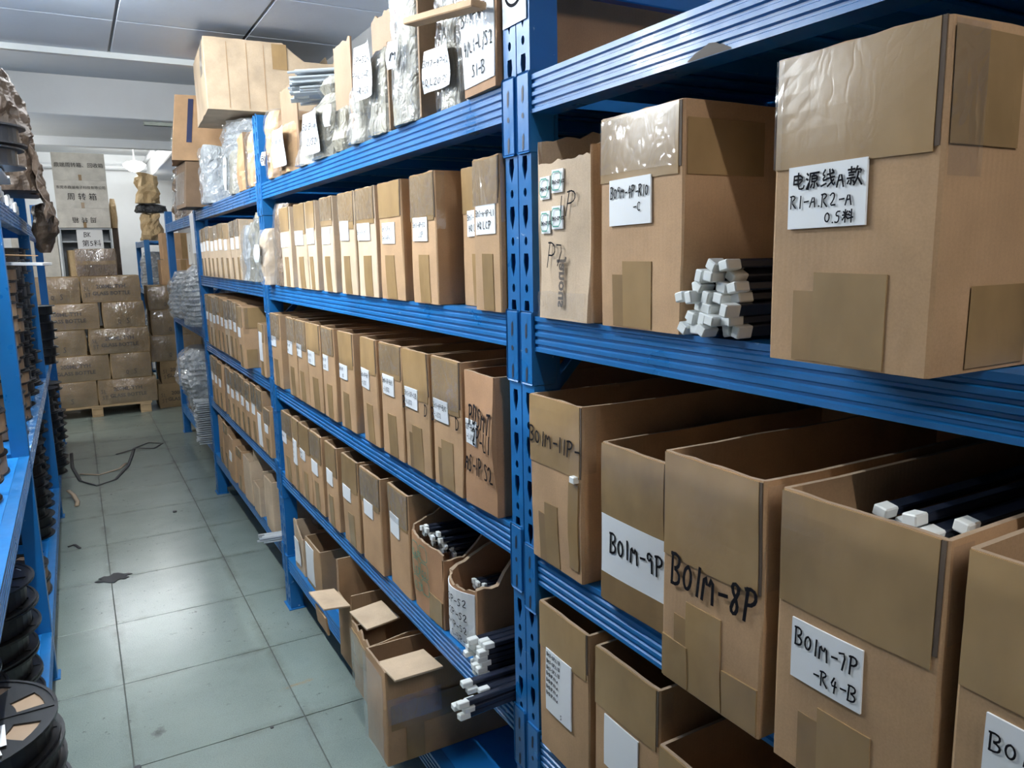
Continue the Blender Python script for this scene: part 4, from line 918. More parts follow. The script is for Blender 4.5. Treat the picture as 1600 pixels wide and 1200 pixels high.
def top_shelf():
    c = shelf_carton('carton with big film-covered paper label beside the near post, top shelf', 1.405, 1.272, 1.842, .27, X=.69, d=.45, band=0, tape_w=0, body='card_red', lab=(.02, .06, .97, .62), wob=.005, group=TB,
        lines=[('B01-4P', .05, .72, .17), ('4/L1-L/S2', .08, .38, .17), ('S1-B', .30, .10, .15)])
    c.patch('clear_film', .002, .01, .131, .24, 'film', lift=.011, jag=.004, n=6)
    bm = bx(-.034, -.165, -.008, -.004, .165, .006, .002)
    for v in bm.verts: v.co.z += v.co.y*.16+.006*fn(v.co.y*9, v.co.x*9, 0, 2)
    mk('loose_flap', bm, M['card'], c.root, (-.006, .105, .160), (0, .10, 0))
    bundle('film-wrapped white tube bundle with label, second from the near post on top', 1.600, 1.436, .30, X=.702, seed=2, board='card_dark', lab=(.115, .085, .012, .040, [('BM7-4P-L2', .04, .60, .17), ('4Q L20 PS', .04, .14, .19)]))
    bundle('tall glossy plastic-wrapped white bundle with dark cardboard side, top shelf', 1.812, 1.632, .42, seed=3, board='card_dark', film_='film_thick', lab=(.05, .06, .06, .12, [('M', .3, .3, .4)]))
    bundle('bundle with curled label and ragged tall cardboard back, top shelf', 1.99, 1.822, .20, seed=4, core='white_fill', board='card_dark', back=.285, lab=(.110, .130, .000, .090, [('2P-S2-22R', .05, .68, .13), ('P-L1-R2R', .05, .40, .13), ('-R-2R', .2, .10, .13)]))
    bundle('low crumpled film-wrapped bundle between taller ones, top shelf', 2.135, 2.01, .15, seed=5, wob=.014, flutes=False, film_='film_thick')
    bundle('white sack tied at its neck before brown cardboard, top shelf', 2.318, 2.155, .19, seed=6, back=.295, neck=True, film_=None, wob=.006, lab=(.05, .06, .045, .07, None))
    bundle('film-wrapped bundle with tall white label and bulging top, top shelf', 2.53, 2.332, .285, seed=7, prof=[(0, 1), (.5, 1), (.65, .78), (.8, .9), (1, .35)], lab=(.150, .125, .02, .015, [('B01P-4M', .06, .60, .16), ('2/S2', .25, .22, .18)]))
    bundle('narrow film bundle topped by clear tube ends, top shelf', 2.715, 2.555, .19, seed=8, prof=[(0, 1), (.6, .9), (1, .6)], film_='film_thick')
    sp = [(-.07+.016*k+rr.uniform(-.006, .006), .006+.010*j+rr.uniform(-.004, .004), rr.uniform(-.03, .05), rr.uniform(-1, 1)) for j in range(8) for k in range(9)]
    tube_bundle('bunch of clear tubes lying on the narrow film bundle, top shelf', (.690, 2.625, 2.046), sp, -.25, None, -.10, clear=True, length=.30)
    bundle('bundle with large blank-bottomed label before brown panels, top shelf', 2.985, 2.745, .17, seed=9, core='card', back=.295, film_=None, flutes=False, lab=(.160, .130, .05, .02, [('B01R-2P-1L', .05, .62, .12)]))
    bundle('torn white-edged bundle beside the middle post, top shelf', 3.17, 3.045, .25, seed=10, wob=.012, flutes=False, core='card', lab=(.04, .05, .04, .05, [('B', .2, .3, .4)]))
    # far bay, top
    TF = 'bundles on top of the far bay'
    bundle('torn pale carton with plastic sheet on top of far bay by middle post', 3.56, 3.43, .23, seed=11, wob=.012, flutes=False, core='card', group=TF)
    bundle('open brown carton piece with torn rim on top of far bay', 3.80, 3.60, .24, seed=12, flutes=False, core='card', board='card_dark', film_=None, group=TF, wob=.014)
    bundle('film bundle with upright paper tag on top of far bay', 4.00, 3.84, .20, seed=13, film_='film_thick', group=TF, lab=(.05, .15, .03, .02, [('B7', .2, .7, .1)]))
    o = mk_bag('big translucent plastic bag of goods under the huge pale carton', (.93, 4.26, 1.850), .40, .44, .368, 'silver', 14.2, 'bag', [(0, .95), (.3, 1), (.9, .95), (1, .85)], 'film_thick', wob=.012)
    bundle('hanging clear plastic bag bulging over the top beam, far bay', 4.72, 4.53, .30, X=.66, seed=15, core='silver', film_='film_thick', flutes=False, group=TF, wob=.02, d=.3)
    # huge carton on the wrapped goods
    c = Carton('large_carton', 'huge pale carton with torn corner on top of the far bay', (.650, 4.33, 2.245), .60, .62, .325, -.06, None, wob=.004, bulge=.004, body='card_pale', seed=15.5, nx=12, nz=8,
        topfn=lambda k, s: (1.0-.24*max(0, min(1, (k-1.62)*12)) if k < 2 else .80)+.012*fn(k*18, 1, 0, s.seed) if 1 < k < 2.3 else 1.0)
    c.side_patch('clear_tape', .31, .20, .38, .318, 'tape', .004); c.patch('clear_film', .48, .16, .595, .32, 'film', lift=.008)
    bm = bx(0, -.1, -.003, .12, .1, .003, .001); mk('flap', bm, M['card'], c.root, (.02, .0, .325), (0, -.25, 0))
    for u in (.10, .19, .27): c.side_patch('crease', u, .01, u+.003, .31, 'card', .0015)
    c = Carton('large_carton', 'brown carton on top of the rack end, under a leaning one', (.60, 5.09, 1.844), .34, .42, .255, .04, None, wob=.006, body='card_dark', closed=True, seed=16.1, lean=.08)
    c.patch('clear_film', .02, .02, .32, .2, 'film', lift=.006)
    c = Carton('large_carton', 'leaning carton with a dark blue slit jutting over the aisle', (.575, 5.10, 2.105), .34, .36, .36, -.10, None, wob=.006, body='card', closed=True, seed=17.1, lean=.12)
    c.side_patch('dark_slit', .07, .10, .098, .34, 'navy', .0025); c.patch('clear_film', .12, .03, .30, .2, 'film', lift=.006)
    bm = bx(-.2, -.012, 0, .45, .012, .024, .003); tag(mk('steel_bar', bm, M['grey_pipe'], None, (.70, 5.80, 2.415)), 'dark green steel bar lying across, jutting out below the ceiling beam', 'bar')
    mk_bag('tall brown wrapped bag supporting the steel bar on the next rack', (1.0, 5.88, 1.846), .40, .44, .555, 'brown_wrap', 18.8, 'bag', [(0, .95), (.3, 1), (.98, .9), (1, .86)], 'film')
near = middle_bay(); top_shelf()

# ------------------------------------------------------------------ far bay of the long rack
def far_bay():
    z, h = 1.442, .282; G2, G3, G4, G5 = ['cartons on the %s shelf, far bay' % s for s in ('second', 'third', 'fourth', 'bottom')]
    ys = [(3.925,3.805),(4.050,3.933),(4.245,4.095),(4.400,4.258),(4.545,4.410),(4.690,4.555),(4.842,4.702),(4.968,4.852),(5.075,4.976)]
    for i, (a, b) in enumerate(ys):
        w = a-b; shelf_carton('pale %scarton with blank label, %s from the rolls, far bay second shelf' % ('slim ' if w < .125 else '', ORD[i]), a, b, z, h-.004*(i % 3), lab=(.18, .52, .18+.072/w, .72) , group=G2, body='card_pale', d=.48, band=.28)
    bundle('crushed film roll next to the pale cartons, far bay second shelf', 3.795, 3.67, .25, z=1.443, seed=31, core='silver', film_='film_thick', flutes=False, group='film rolls on the far bay', wob=.014)
    bundle('curved film roll in front of a white one, far bay second shelf', 3.655, 3.55, .26, z=1.443, seed=32, core='white_fill', film_='film_thick', flutes=False, group='film rolls on the far bay', wob=.014)
    bundle('tall white film roll against the middle post, far bay second shelf', 3.535, 3.42, .29, z=1.443, seed=33, core='white_fill', film_='film_thick', flutes=False, group='film rolls on the far bay', wob=.014)
    bundle('dark carton in glossy film with a pouch, right of the middle post', 3.14, 3.0, .31, z=1.439, seed=34, core='brown_wrap', film_='film', flutes=False, group='film rolls on the far bay', wob=.01)
    bundle('small clear pouch of papers leaning on the middle post', 3.285, 3.17, .22, X=.66, z=1.439, seed=35, core='card_pale', film_='film_thick', flutes=False, group='film rolls on the far bay', d=.25, wob=.012, lab=(.07, .07, .02, .09, None))
    z = 1.03
    for i in range(9):
        a = 5.08-i*.1325; b = a-.124
        shelf_carton('narrow open carton, %s from the far post, far bay third shelf' % ORD[i], a, b, z, .302-.006*(i % 3), lab=(.2, .50, .72, .66), lines=[('BM1', .1, .5, .25), ('-L1', .2, .12, .25)] if i > 3 else None, group=G3, d=.48, body='card_pale' if i % 4 == 1 else 'card')
    c = shelf_carton('wider carton showing its broad side before the middle post, third shelf', 3.880, 3.762, z, .29, X=.665, lab=(.1, .5, .6, .66), group=G3); c.side_patch('tape_strip', .01, .19, .40, .285, 'tape', .002); c.side_patch('tape_strip', .01, .003, .06, .09, 'tape', .002)
    shelf_carton('lower carton with tall label behind the middle post, third shelf', 3.540, 3.425, z, .23, lab=(.2, .3, .75, .85), group=G3)
    z = .665
    for i in range(12):
        a = 5.08-i*.1385; b = a-(.122 if i % 3 else .129)
        if i == 3:
            bundle('dark brown slab standing between cartons, far bay fourth shelf', a, a-.1, .29, z=.666, seed=44, core='card_dark', film_=None, flutes=False, group=G4, wob=.004)
            continue
        shelf_carton('open carton, %s from the far post, far bay fourth shelf' % ORD[i], a, b, z, .29-.008*(i % 3)-(.06 if i == 11 else 0), lab=(.22, .50, .74, .67) if i != 10 else (.1, .05, .7, .6), lines=[('BM3', .1, .5, .25), ('-S2', .2, .12, .25)] if i in (6, 7, 8) else None, group=G4, d=.48)
    z = .285
    for i, (a, b, h, lb) in enumerate([(5.04,4.885,.295,'tall carton at the far post'),(4.865,4.70,.285,'taped carton second from the far post'),(4.653,4.478,.25,'open carton with broad plain side'),(4.385,4.235,.235,'glossy taped open carton'),(4.185,3.995,.235,'wide open carton with raised near flap'),(3.945,3.795,.15,'small low carton with upright flap'),(3.66,3.50,.25,'carton stuffed with paper by the middle post')]):
        c = shelf_carton('%s, far bay bottom shelf' % lb, a, b, z, h, X=.70 if i < 2 else .69, band=.2 if i in (1, 3) else 0, tape_w=.3 if i in (0, 1, 3) else 0, lab=(.2, .45, .7, .65) if i in (2,) else None, group=G5, d=.45, body='card_pale' if i in (4, 5, 6) else 'card', wob=.006)
        if i in (4, 5): mk('flap', bx(.0, -.003, 0, .14, .003, .085, .001), M['card_pale'], c.root, (.02, -(a-b)/2+.004, h-.003), (.15, 0, 0))
        if i == 6: mk('stuffing', lump_bm(.25, .12, .09, 6.2, .02, 20, 8), M['kraft'], c.root, (.2, 0, .16))
    sp = [(-.03+.018*k, .005+.009*j, rr.uniform(-.03, .02), rr.uniform(-.2, .2)) for j in range(3) for k in range(4)]
    tube_bundle('clear tubes poking out under the middle post, bottom shelf', (.62, 3.455, .2865), sp, -.1, clear=True, length=.9)
far_bay()

# ------------------------------------------------------------------ the rack beyond: film-wrapped bundles
def far_rack():
    FG = 'silvery wrapped bundles on the rack beyond'
    mk_bag('dark brown film-wrapped bag on top of the rack beyond', (.98, 6.86, 1.849), .40, .80, .44, 'brown_wrap', 51, 'bag', [(0, .95), (.3, 1), (.8, .95), (1, .75)], 'film', wob=.05)
    mk_bag('upper silvery film-wrapped bundle with bulging coils, rack beyond', (.86, 6.0, 1.077), .40, .70, .42, 'silver', 52, 'bundle', [(0, .9), (.3, 1), (.7, .9), (1, .55)], 'film_thick', FG, 'wrapped_bundle', .025)
    mk_bag('silvery bundle farther along the middle shelf, rack beyond', (.88, 6.85, 1.077), .42, .62, .36, 'silver', 53, 'bundle', None, 'film_thick', FG, 'wrapped_bundle', .025)
    mk_bag('lower silvery bundle jutting over the aisle, rack beyond', (.86, 6.15, .265), .48, .55, .62, 'silver', 54, 'bundle', [(0, .6), (.35, .75), (.6, 1), (.9, .95), (1, .7)], 'film_thick', FG, 'wrapped_bundle', .025)
    mk_bag('brown carton in film low on the rack beyond', (.93, 6.95, .265), .36, .60, .48, 'brown_wrap', 55, 'bundle', None, 'film', FG, 'wrapped_bundle', .03)
    e = empty('tube_bundle', 'thick stack of clear striped tubes strapped in film, hanging over the aisle', 'tubes', (.655, 5.73, .268), -.05)
    tube_meshes(); q = random.Random(9)
    for j in range(20):
        for k in range(4):
            o = link('tube', TUBE['c'], (), e, (q.uniform(-.012, .012), -.09+.055*k+q.uniform(-.008, .008), .008+j*.0150), (q.uniform(-.12, .12), q.uniform(-.01, .01), q.uniform(-.03, .03))); o.scale = (.8, 2.6, 1.0)
    bm = lump_bm(.38, .27, .315, 56, .012, 24, 10, None, 5); mk('film_wrap', bm, M['film'], e, (.24, -.005, .0))
    s = mk('paper_sheet', bx(-.002, -.09, -.26, .002, .09, 0), M['paper'], None, (.735, 5.64, 1.842)); tag(s, 'pale paper sheet hanging from the top beam of the rack beyond', 'paper')
    for v in s.data.vertices: v.co.x += .012*math.sin(v.co.z*14)-.012
    c = Carton('storage_carton', 'white-fronted carton under the top beam of the rack beyond', (.80, 6.42, 1.50), .36, .35, .24, 0, None, body='card_grey', closed=True); write([('B', .16, .10, .05)], 'handwriting', c.root, lambda u, v: c.front(u, v, .004))
    # right stack of cartons and small rack
    zz = 0.0
    RS = 'stacked glass-bottle cartons at the far right'
    for i, (x, w, h) in enumerate(((.66, .50, .255), (.70, .44, .235), (.62, .50, .27), (.655, .46, .26), (.645, .40, .25))):
        far_carton('%s carton from the floor in the right-hand stack past the pallet' % ORD[i], x, 8.78, zz, w, .40, h, RS, text=i in (0, 1), seed=60+i, film_=i in (2, 3, 4)); zz += h+.0015
    for i, (x, w, z0, h) in enumerate(((.80, .42, 1.279, .26), (.83, .40, 1.541, .27))):
        c = Carton('plain_carton', 'plain brown carton, %s one of two on top of the right-hand stack' % ('lower', 'upper')[i], (x+w/2, 8.82, z0), w, .36, h, PI/2, 'plain cartons above the right-hand stack', 205+i, body='card', closed=True); c.patch('tape_strip', w*.45, .004, w*.58, h-.004, 'tape')
    g = 'kraft paper heaps on the small rack'
    mk_bag('bright crumpled kraft paper heap on top of the small rack', (.82, 9.80, 1.757), .22, .26, .30, 'kraft', 71, 'paper', [(0, 1), (1, .8)], None, g, 'paper_heap', .07)
    mk_bag('upper pale kraft paper heap beside the brown wrapped bag', (.82, 9.82, 2.166), .24, .28, .30, 'kraft', 72, 'paper', [(0, 1), (1, .8)], None, g, 'paper_heap', .07)
    mk_bag('black plastic bag end sticking out of the kraft heap', (.83, 9.80, 2.06), .34, .20, .10, 'black_bag', 73, 'bag')
    mk_bag('clear wrapped tube rolls on the small rack', (.84, 9.95, 1.202), .30, .40, .42, 'silver', 74, 'bundle', None, 'film_thick', None, 'wrapped_bundle', .03)
    mk_bag('lower clear wrapped rolls on the small rack', (.84, 9.95, .602), .30, .40, .46, 'silver', 75, 'bundle', None, 'film_thick', None, 'wrapped_bundle', .03)
def far_carton(label, x, y, z, w, d, h, group, text=True, seed=1, film_=True, dark=False, short=False, wob=.008):
    """front face looks to -y: a carton turned a quarter"""
    c = Carton('glass_bottle_carton', label, (x+w/2, y, z+.0005), w, d, h, PI/2, group, seed, wob=wob, bulge=.020, body='brown_wrap' if dark else 'card_olive', closed=True, nx=9, nz=6)
    if text:
        printed('200ML-TYH', 'printed_lettering', c.root, .052 if not short else .04, lambda a, b_: c.front(w*.5+a, h*.60+b_, .004), bold=.001)
        printed('GLASS BOTTLE', 'printed_lettering', c.root, .050 if not short else .036, lambda a, b_: c.front(w*.5+a, h*.34+b_, .004), bold=.001)
        write([('YL', w*.04, h*.45, .04), ('6T', w*.05, h*.22, .04)], 'side_marks', c.root, lambda u, v: c.front(u, v, .004), 'print')
    elif not dark:
        write([('Q', w*.35, h*.15, .045), ('Y', w*.55, h*.15, .055)], 'side_marks', c.root, lambda u, v: c.front(u, v, .004), 'print')
    c.patch('tape_strip', w*.02, h*.42, w*.98, h*.56, 'tape', lift=.0022) if dark else None
    if film_: c.patch('stretch_film', .004, .006, w-.004, h-.006, 'film_shiny', lift=.010, n=7)
    return c
far_rack()

# ------------------------------------------------------------------ the pallet of cartons, white crates and cabinet
def pallet_area():
    e = empty('wooden_pallet', 'pale wooden pallet under the stack of glass-bottle cartons', 'pallet', (.08, 9.15, 0))
    for k in range(5): mk('top_board', bx(-.48, -.50+.21*k, .092, .50, -.50+.21*k+.15, .112, .003), M['wood'], e)
    for x in (-.44, .0, .44):
        for y in (-.44, 0, .44): mk('block', bx(x-.05, y-.055, .018, x+.05, y+.055, .078, .003), M['wood'], e)
        mk('stringer', bx(x-.05, -.50, .078, x+.05, .50, .092, .002), M['wood'], e); mk('bottom_board', bx(x-.05, -.50, 0, x+.05, .50, .018, .002), M['wood'], e)
    PG = 'glass-bottle cartons on the pallet'; z = .113
    rows = [[(-.43,.094,'P'),(.106,.636,'T')], [(-.36,.226,'T'),(.242,.602,'S')], [(-.40,.044,'S'),(.074,.606,'T')], [(-.38,.180,'T'),(.216,.586,'S')], [(-.34,.036,'P'),(.054,.570,'D')]]
    for r, row in enumerate(rows):
        h = .256
        for i, (a, b, k) in enumerate(row):
            far_carton('%s film-wrapped carton in the %s layer from below on the pallet' % (('left', 'right')[i], ORD[r]), a, 8.655+rr.uniform(-.01, .01), z, b-a, .42, h-.002, PG, text=k in 'TD', seed=80+r*3+i, dark=False, short=False)
        z += h
    far_carton('single film-wrapped brown carton alone on top of the pallet stack', .035, 8.68, z, .35, .40, .265, PG, text=False, seed=99, dark=True)
    # cabinet and crates behind
    cb = empty('storage_cabinet', 'grey open-fronted cabinet behind the pallet carrying white crates', 'cabinet', (.165, 9.75, 0))
    for x in (-.25, .232): mk('side_panel', bx(x, 0, 0, x+.018, .40, 1.895, .002), M['grey_steel'], cb)
    mk('back_panel', bx(-.232, .385, 0, .232, .40, 1.895), M['grey_steel'], cb)
    for z0 in (.05, .70, 1.30, 1.74, 1.877): mk('shelf', bx(-.232, .004, z0, .232, .384, z0+.018, .001), M['grey_steel'], cb)
    s = empty('paper_notice', 'white paper notice with two handwritten lines taped to the cabinet', 'notice', (.20, 9.745, 1.66))
    mk('sheet', bx(-.125, -.003, 0, .125, 0, .215), M['paper'], s)
    write([('BK', .07, .14, .05)], 'handwriting', s, lambda u, v: (u-.125, -.005, v))
    printed('第5料', 'handwriting', s, .075, lambda x, y: (x+.01, -.005, y+.065), 'ink')
    bm = bmesh.new(); cyl(bm, (0, 0), .07, .07, 0, .34, 18); o = mk('paper_roll', bm, M['kraft'], None, (.03, 9.86, 1.319)); tag(o, 'upright pale yellow wrapped roll inside the grey cabinet', 'roll')
    CR = 'white crates on the cabinet'; z = 1.897
    for i, (h, lines, flip, lb) in enumerate(((.205, [('周 转 箱', .0, .085, .066)], True, 'bottom white crate with upside-down lettering, on the cabinet'), (.290, [('东莞市鼎端电子科技有限公司', 0, .215, .036), ('周 转 箱', 0, .115, .080)], False, 'middle white crate with two lines of lettering, on the cabinet'), (.285, [('鼎端周转箱、回收箱', 0, .155, .052)], False, 'topmost white crate of the stack on the cabinet'))):
        c = Carton('white_crate', lb, (.165, 9.72, z), .50, .42, h, PI/2, CR, 140+i, wob=.002, body='card_grey', closed=True, bulge=.002)
        for t, u, v, sz in lines: printed(t, 'printed_lettering', c.root, sz, lambda a, b_: c.front(.25+a, v+b_, .003), 'ink', flip=flip)
        c.patch('tape_strip', .235, .0, .265, min(h*.3, .06), 'tape', lift=.0015)
        z += h+.001
    o = mk_bag('orange-brown bag peeking out beside the white crates', (.46, 9.95, 1.897), .08, .2, .32, 'kraft', 150, 'bag'); o.location = (.462, 9.98, 1.90)
    mk('bag_tail', bx(-.03, -.03, -1.9, .03, .03, 0.0), M['brown_paper'], o)
    c = Carton('white_machine', 'white office machine casing behind the left rack', (-.32, 9.72, .0), .42, .45, 1.90, PI/2, None, 160, wob=.0, body='card_grey', closed=True, cat='machine')
    mk('dark_line', bx(0, 0, 0, .3, .004, .01), M['black'], c.root, (-.004, -.1, 1.5), (0, 0, PI/2))
pallet_area()
#PARTS4
# ------------------------------------------------------------------ reels on the left rack
REEL = {}
def reel_meshes():
    if REEL: return
    def flange(n, holes, nm):
        bm = bmesh.new(); N = 48; rad = [.13, .36, .46, .62, .72, .88, .93, 1.0]
        V = [[bm.verts.new((r*math.cos(2*PI*k/N), r*math.sin(2*PI*k/N), 0)) for k in range(N)] for r in rad]
        for i in range(len(rad)-1):
            for k in range(N):
                if holes:   # round holes between the ribs, one quarter left solid for the label
                    if i in (3, 4) and k % 6 in (1, 2, 3) and (not 24 <= k < 36 or k in (31, 32, 33)): continue
                    if i == 1 and k % 12 in (4, 5, 6, 7, 8) and not 24 <= k < 36: continue
                bm.faces.new((V[i][k], V[i+1][k], V[i+1][(k+1) % N], V[i][(k+1) % N]))
        r = bmesh.ops.extrude_face_region(bm, geom=list(bm.faces))
        for v in [g for g in r['geom'] if isinstance(g, bmesh.types.BMVert)]: v.co.z += .028
        for q in range(4 if holes else 0):   # raised ribs
            a = q*PI/2+.03; vs = box(bm, .36, -.016, .028, .99, .016, .043)
            bmesh.ops.rotate(bm, verts=vs, cent=(0, 0, 0), matrix=Matrix.Rotation(a, 3, 'Z'))
        # raised outer rim
        for (ra, rb, za, zb) in ((.965, 1.0, .028, .045),):
            A = [[bm.verts.new((r*math.cos(2*PI*k/N), r*math.sin(2*PI*k/N), z)) for k in range(N)] for r, z in ((ra, za), (ra, zb), (rb, zb), (rb, za))]
            for i in range(3):
                for k in range(N): bm.faces.new((A[i][k], A[i][(k+1) % N], A[i+1][(k+1) % N], A[i+1][k]))
        bmesh.ops.recalc_face_normals(bm, faces=bm.faces)
        me = bpy.data.meshes.new(nm); bm.to_mesh(me); bm.free(); me.materials.append(M['black']); return me
    REEL['holed'] = flange(48, True, 'flange'); REEL['plain'] = flange(48, False, 'flange')
    bm = bmesh.new(); cyl(bm, (0, 0), .80, .80, 0, 1, 36); me = bpy.data.meshes.new('winding'); bm.to_mesh(me); bm.free(); me.materials.append(M['core_tan']); REEL['tan'] = me
    bm = bmesh.new(); cyl(bm, (0, 0), .72, .72, 0, 1, 36); me = bpy.data.meshes.new('winding'); bm.to_mesh(me); bm.free(); me.materials.append(M['black']); REEL['dark'] = me
def capped():
    bm = bmesh.new(); cyl(bm, (0, 0), .775, .775, 0, 1, 36)
    for f in bm.faces: f.material_index = 1 if abs(f.normal.z) > .9 or len(f.verts) > 4 else 0
    me = bpy.data.meshes.new('winding'); bm.to_mesh(me); bm.free(); me.materials.append(M['black']); me.materials.append(M['core_tan']); REEL['capped'] = me
def reel(label, x, y, z, r, t, group, holed=False, wind='tan', rot=0, sticker=None, plainname='reel'):
    reel_meshes()
    if 'capped' not in REEL: capped()
    e = empty('reel', label, 'reel', (x, y, z), rot, group)
    f = REEL['holed' if holed else 'plain']; hz = .8
    a = link('flange', f, (), e); a.scale = (r, r, r*hz)
    b_ = link('flange', f, (), e, (0, 0, t-.045*r*hz-.001)); b_.scale = (r, r, r*hz)
    c = link('winding', REEL[wind], (), e, (0, 0, .045*r*hz)); c.scale = (r*1.2, r*1.2, t-.095*r*hz)
    if sticker:
        for (sx, sy, sw, sh, ro) in sticker: mk('paper_sticker', bx(-sw/2, -sh/2, 0, sw/2, sh/2, .0008), M['paper'], e, (sx, sy, t+.001), (0, 0, ro))
    return e
def stack(place, x, y, z, r, t, n, jit=.012, holed=False, wind='dark', top_sticker=False):
    q = random.Random(int(x*1000+y*77)); g = 'black reels, '+place
    for k in range(n):
        pos = 'topmost' if k == n-1 else 'lowest' if k == 0 else ORD[k]+' from below'
        reel('black reel, %s in %s' % (pos, place), x+q.uniform(-jit, jit), y+q.uniform(-jit, jit), z+k*(t+.0008), r, t, g, holed, wind, q.uniform(0, 6),
             [(-.05, .06, .09, .06, .5), (.03, -.08, .06, .04, 2)] if top_sticker and k == n-1 else None)
def left_rack():
    zb, zm, zu = .1905, .8655, 1.7655
    # nearest big holed reels
    q = random.Random(3)
    for k in range(8):
        reel('large black holed reel with paper sheets, top of the nearest floor-level stack' if k == 7 else 'large black reel in the nearest low stack, %s from below' % ORD[k], -.300+q.uniform(-.008, .008), 1.75+q.uniform(-.008, .008), zb+k*.0567, .192, .056, 'large reels of the nearest stack', True, 'capped', PI/2 if k == 7 else q.uniform(0, 6),
             [(-.115, -.045, .085, .10, .25), (-.075, -.075, .08, .06, .1)] if k == 7 else None)
    stack('the second low stack, before the near post', -.395, 2.76, zb, .190, .078, 5, holed=True, top_sticker=True)
    stack('the low stack just behind the nearest reels', -.455, 2.34, zb, .190, .060, 5)
    stack('the flat pair behind the near post, low shelf', -.375, 3.64, zb, .170, .062, 2, holed=True, wind='tan', top_sticker=True)
    stack('the nearer low slim stack between the left posts', -.335, 4.42, zb, .125, .052, 9, .014)
    stack('the farther low slim stack between the left posts', -.345, 4.98, zb, .125, .052, 11, .014)
    stack('the nearer low stack past the second post', -.285, 5.72, zb, .125, .050, 11, .02)
    stack('the farther low stack past the second post', -.285, 6.35, zb, .125, .050, 10, .02)
    # middle shelf
    stack('the middle-shelf stack at the left edge', -.395, 2.62, zm, .150, .058, 4, wind='tan', top_sticker=True)
    stack('the middle-shelf stack just before the near post', -.385, 2.97, zm, .140, .070, 7, wind='tan')
    stack('the first tall middle-shelf stack past the near post', -.352, 3.62, zm, .140, .058, 12, .012, wind='tan')
    stack('the second tall middle-shelf stack past the near post', -.352, 3.98, zm, .140, .054, 12, .012, wind='tan')
    stack('the third tall middle-shelf stack past the near post', -.350, 4.36, zm, .140, .060, 12, .012)
    stack('the fourth tall middle-shelf stack past the near post', -.350, 4.72, zm, .140, .062, 12, .012)
    stack('the last tall middle-shelf stack before the second post', -.350, 5.10, zm, .140, .062, 12, .012)
    stack('the middle-shelf stack jutting past the second post', -.270, 6.10, zm, .130, .055, 7, .016)
    # upper shelf
    for i, (y, w, h, lb) in enumerate(((3.62,.42,.10,'black antistatic bag pack near the first left post'),(4.10,.44,.12,'black bag pack with white ends, middle of the left top shelf'),(4.62,.46,.11,'black bag pack under the hanging brown paper'))):
        o = mk_bag(lb, (-.40, y, zu+.004), .34, w, h, 'black_bag', 170+i, 'bag', [(0, 1), (.5, 1.02), (1, .92)], None, None, 'black_bag', .012)
        for k in range(3): mk('white_box_end', bx(0, -.03, 0, .012, .03, .045, .002), M['foam'], o, (.178, -.10+.11*k, .012+.012*(k % 2)))
    bm = bx(-.2, -.35, 0, .2, .35, .008, .002)
    for i, (x, y, z, nm) in enumerate(((-.38, 3.62, zu+.112, 'white foam board lying on the black bag pack, nearest'), (-.39, 4.12, zu+.131, 'white foam board lying on the middle black bag pack'))):
        tag(mk('foam_board', bx(-.18, -.17, 0, .19, .17, .009, .002), M['foam'], None, (x, y, z), (0, 0, .04*i)), nm, 'board')
    for k in range(2): reel('big black reel lying on the left top shelf, %s one' % ('lower', 'upper')[k], -.285+.012*k, 3.50, zu+.125+.078*k, .172, .070, None, False, 'dark', .4)
    # brown crumpled paper over a tall load
    bm = lump_bm(.50, .72, .60, 180, .05, 80, 40, [(0, .92), (.25, 1.0), (.6, .95), (.85, .82), (1, .6)], 4, 4.5, crease=.10)
    for v in bm.verts:
        if v.co.z < .30 and v.co.x > 0: v.co.x += .05*(1-v.co.z/.30)
    o = mk('paper_covered_load', bm, M['brown_paper'], None, (-.36, 4.89, zu+.128)); tag(o, 'tall load draped in crumpled dark brown paper on the left rack', 'paper')
    p = bx(-.001, -.05, -.03, .001, .05, .03); mk('torn_white_patch', p, M['foam'], o, (-.02, -.405, .36), (0, 0, -1.45))
    bm = bmesh.new(); n = 8
    A = [[bm.verts.new((.02*math.sin(i*1.7+j)+.05*j/n, -.16+.32*i/n, -.34*j/n+.03*math.sin(i*2.2)*(j/n))) for i in range(n+1)] for j in range(n+1)]
    for j in range(n):
        for i in range(n): bm.faces.new((A[j][i], A[j][i+1], A[j+1][i+1], A[j+1][i]))
    r = bmesh.ops.extrude_face_region(bm, geom=list(bm.faces))
    for v in [g for g in r['geom'] if isinstance(g, bmesh.types.BMVert)]: v.co.x += .003
    mk('hanging_corner', bm, M['brown_paper'], o, (.235, -.18, .22))
    mk('hanging_clump', lump_bm(.13, .22, .26, 190, .03, 40, 20, [(0, .4), (.4, 1), (1, .8)], 3, 9, crease=.02), M['brown_paper'], o, (.245, .07, -.30))
    # sheets poking out between reels
    s = mk('card_sheet', bx(-.16, -.12, 0, .16, .12, .003), M['card'], None, (-.30, 3.62, zm+12*.0588+.006), (0, .05, .3)); tag(s, 'brown cardboard sheet lying on the tall reel stack by the near left post', 'sheet')
    s = mk('paper_sheet', bx(-.15, -.08, 0, .15, .08, .012, .001), M['paper'], None, (-.24, 3.99, zm+12*.0548+.012), (0, .03, -.2)); tag(s, 'white sheaf of paper sticking out over the second tall reel stack', 'paper')
left_rack()

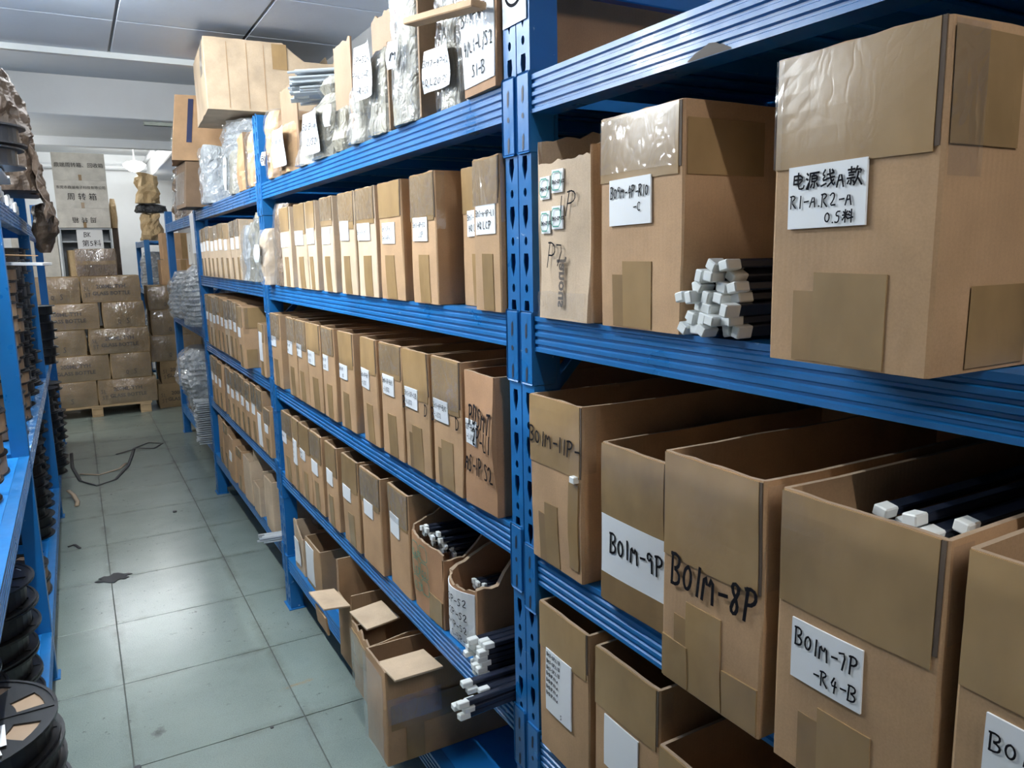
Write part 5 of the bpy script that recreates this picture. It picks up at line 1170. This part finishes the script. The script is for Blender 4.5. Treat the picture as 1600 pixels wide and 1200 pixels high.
# ------------------------------------------------------------------ small things on the floor
def floor_things():
    bm = bmesh.new(); pts = [(.02+.30*math.cos(a*.35-2.4)+.16, 6.2+.55*math.sin(a*.35-2.4), .004+.0*a) for a in range(12)]
    tube_path(bm, [(-.155, 7.1, .004), (-.15, 6.6, .004), (-.10, 6.15, .004), (.0, 5.95, .004), (.12, 6.05, .004), (.22, 6.4, .006), (.27, 6.75, .006), (.30, 7.0, .004), (.42, 7.15, .004), (.52, 7.05, .004), (.44, 6.9, .004), (.32, 6.95, .012), (.16, 6.85, .004)], .012, 6, .22)
    tag(mk('plastic_strap', bm, M['rubber'], None, smooth=True), 'long dark plastic strap looped on the floor before the pallet', 'strap')
    bm = bmesh.new(); tube_path(bm, [(-.10, 6.35, .004), (.02, 6.25, .004), (.16, 6.35, .004), (.21, 6.5, .004)], .014, 6, .2)
    tag(mk('plastic_strap', bm, M['strap'], None, smooth=True), 'short tan strap piece inside the dark strap loop', 'strap')
    bm = bmesh.new(); tube_path(bm, [(-.17, 5.75, .05), (-.14, 5.68, .035), (-.12, 5.58, .012), (-.125, 5.5, .006)], .014, 6, .3)
    tag(mk('plastic_strap', bm, M['strap'], None, smooth=True), 'pale strap end drooping by the second left post', 'strap')
    bm = bmesh.new(); tube_path(bm, [(-.17, 4.72, .004), (-.14, 4.74, .004), (-.115, 4.66, .004)], .009, 6, .3)
    tag(mk('rubber_scrap', bm, M['rubber'], None), 'small curved black scrap near the left rack foot', 'scrap')
    bm = bmesh.new(); n = 22
    ring = [((.105+.022*math.sin(k*2.3))*math.cos(2*PI*k/n)*(1.0 if k % 11 else 1.3), (.062+.02*math.sin(k*1.7))*math.sin(2*PI*k/n)) for k in range(n)]
    a = [bm.verts.new((x, y, 0)) for x, y in ring]; b_ = [bm.verts.new((x*.96, y*.96, .0035)) for x, y in ring]
    for k in range(n): bm.faces.new((a[k], a[(k+1) % n], b_[(k+1) % n], b_[k]))
    bm.faces.new(b_); bm.faces.new(a[::-1])
    o = mk('rubber_scrap', bm, M['rubber'], None, (.028, 4.12, .0002), (0, 0, .1)); o.scale = (.62, .85, 1); tag(o, 'black flat scrap on the tile joint in the middle aisle', 'scrap')
    for i, (x, y, r, nm) in enumerate(((.405, 5.05, .012, 'tiny black crumb near the bottom carton shelf'), (.024, 2.46, .009, 'tiny black crumb at a tile corner in the near aisle'), (.43, 2.46, .006, 'tiny dark crumb on the joint near the wrapped bottom carton'))):
        bm = lump_bm(r*2, r*2.4, r*.5, i, r*.2, 8, 3); tag(mk('rubber_scrap', bm, M['rubber'], None, (x, y, .0)), nm, 'scrap')
    tag(mk('paper_strip', bx(-.022, -.004, 0, .022, .004, .0012), M['paper'], None, (-.09, 2.28, 0), (0, 0, .45)), 'thin white paper strip on the floor in the near aisle', 'paper')
    tag(mk('paper_strip', bx(-.008, -.004, 0, .008, .004, .0012), M['paper'], None, (-.005, 2.45, 0), (0, 0, .9)), 'tiny white paper bit at the tile corner in the near aisle', 'paper')
floor_things()
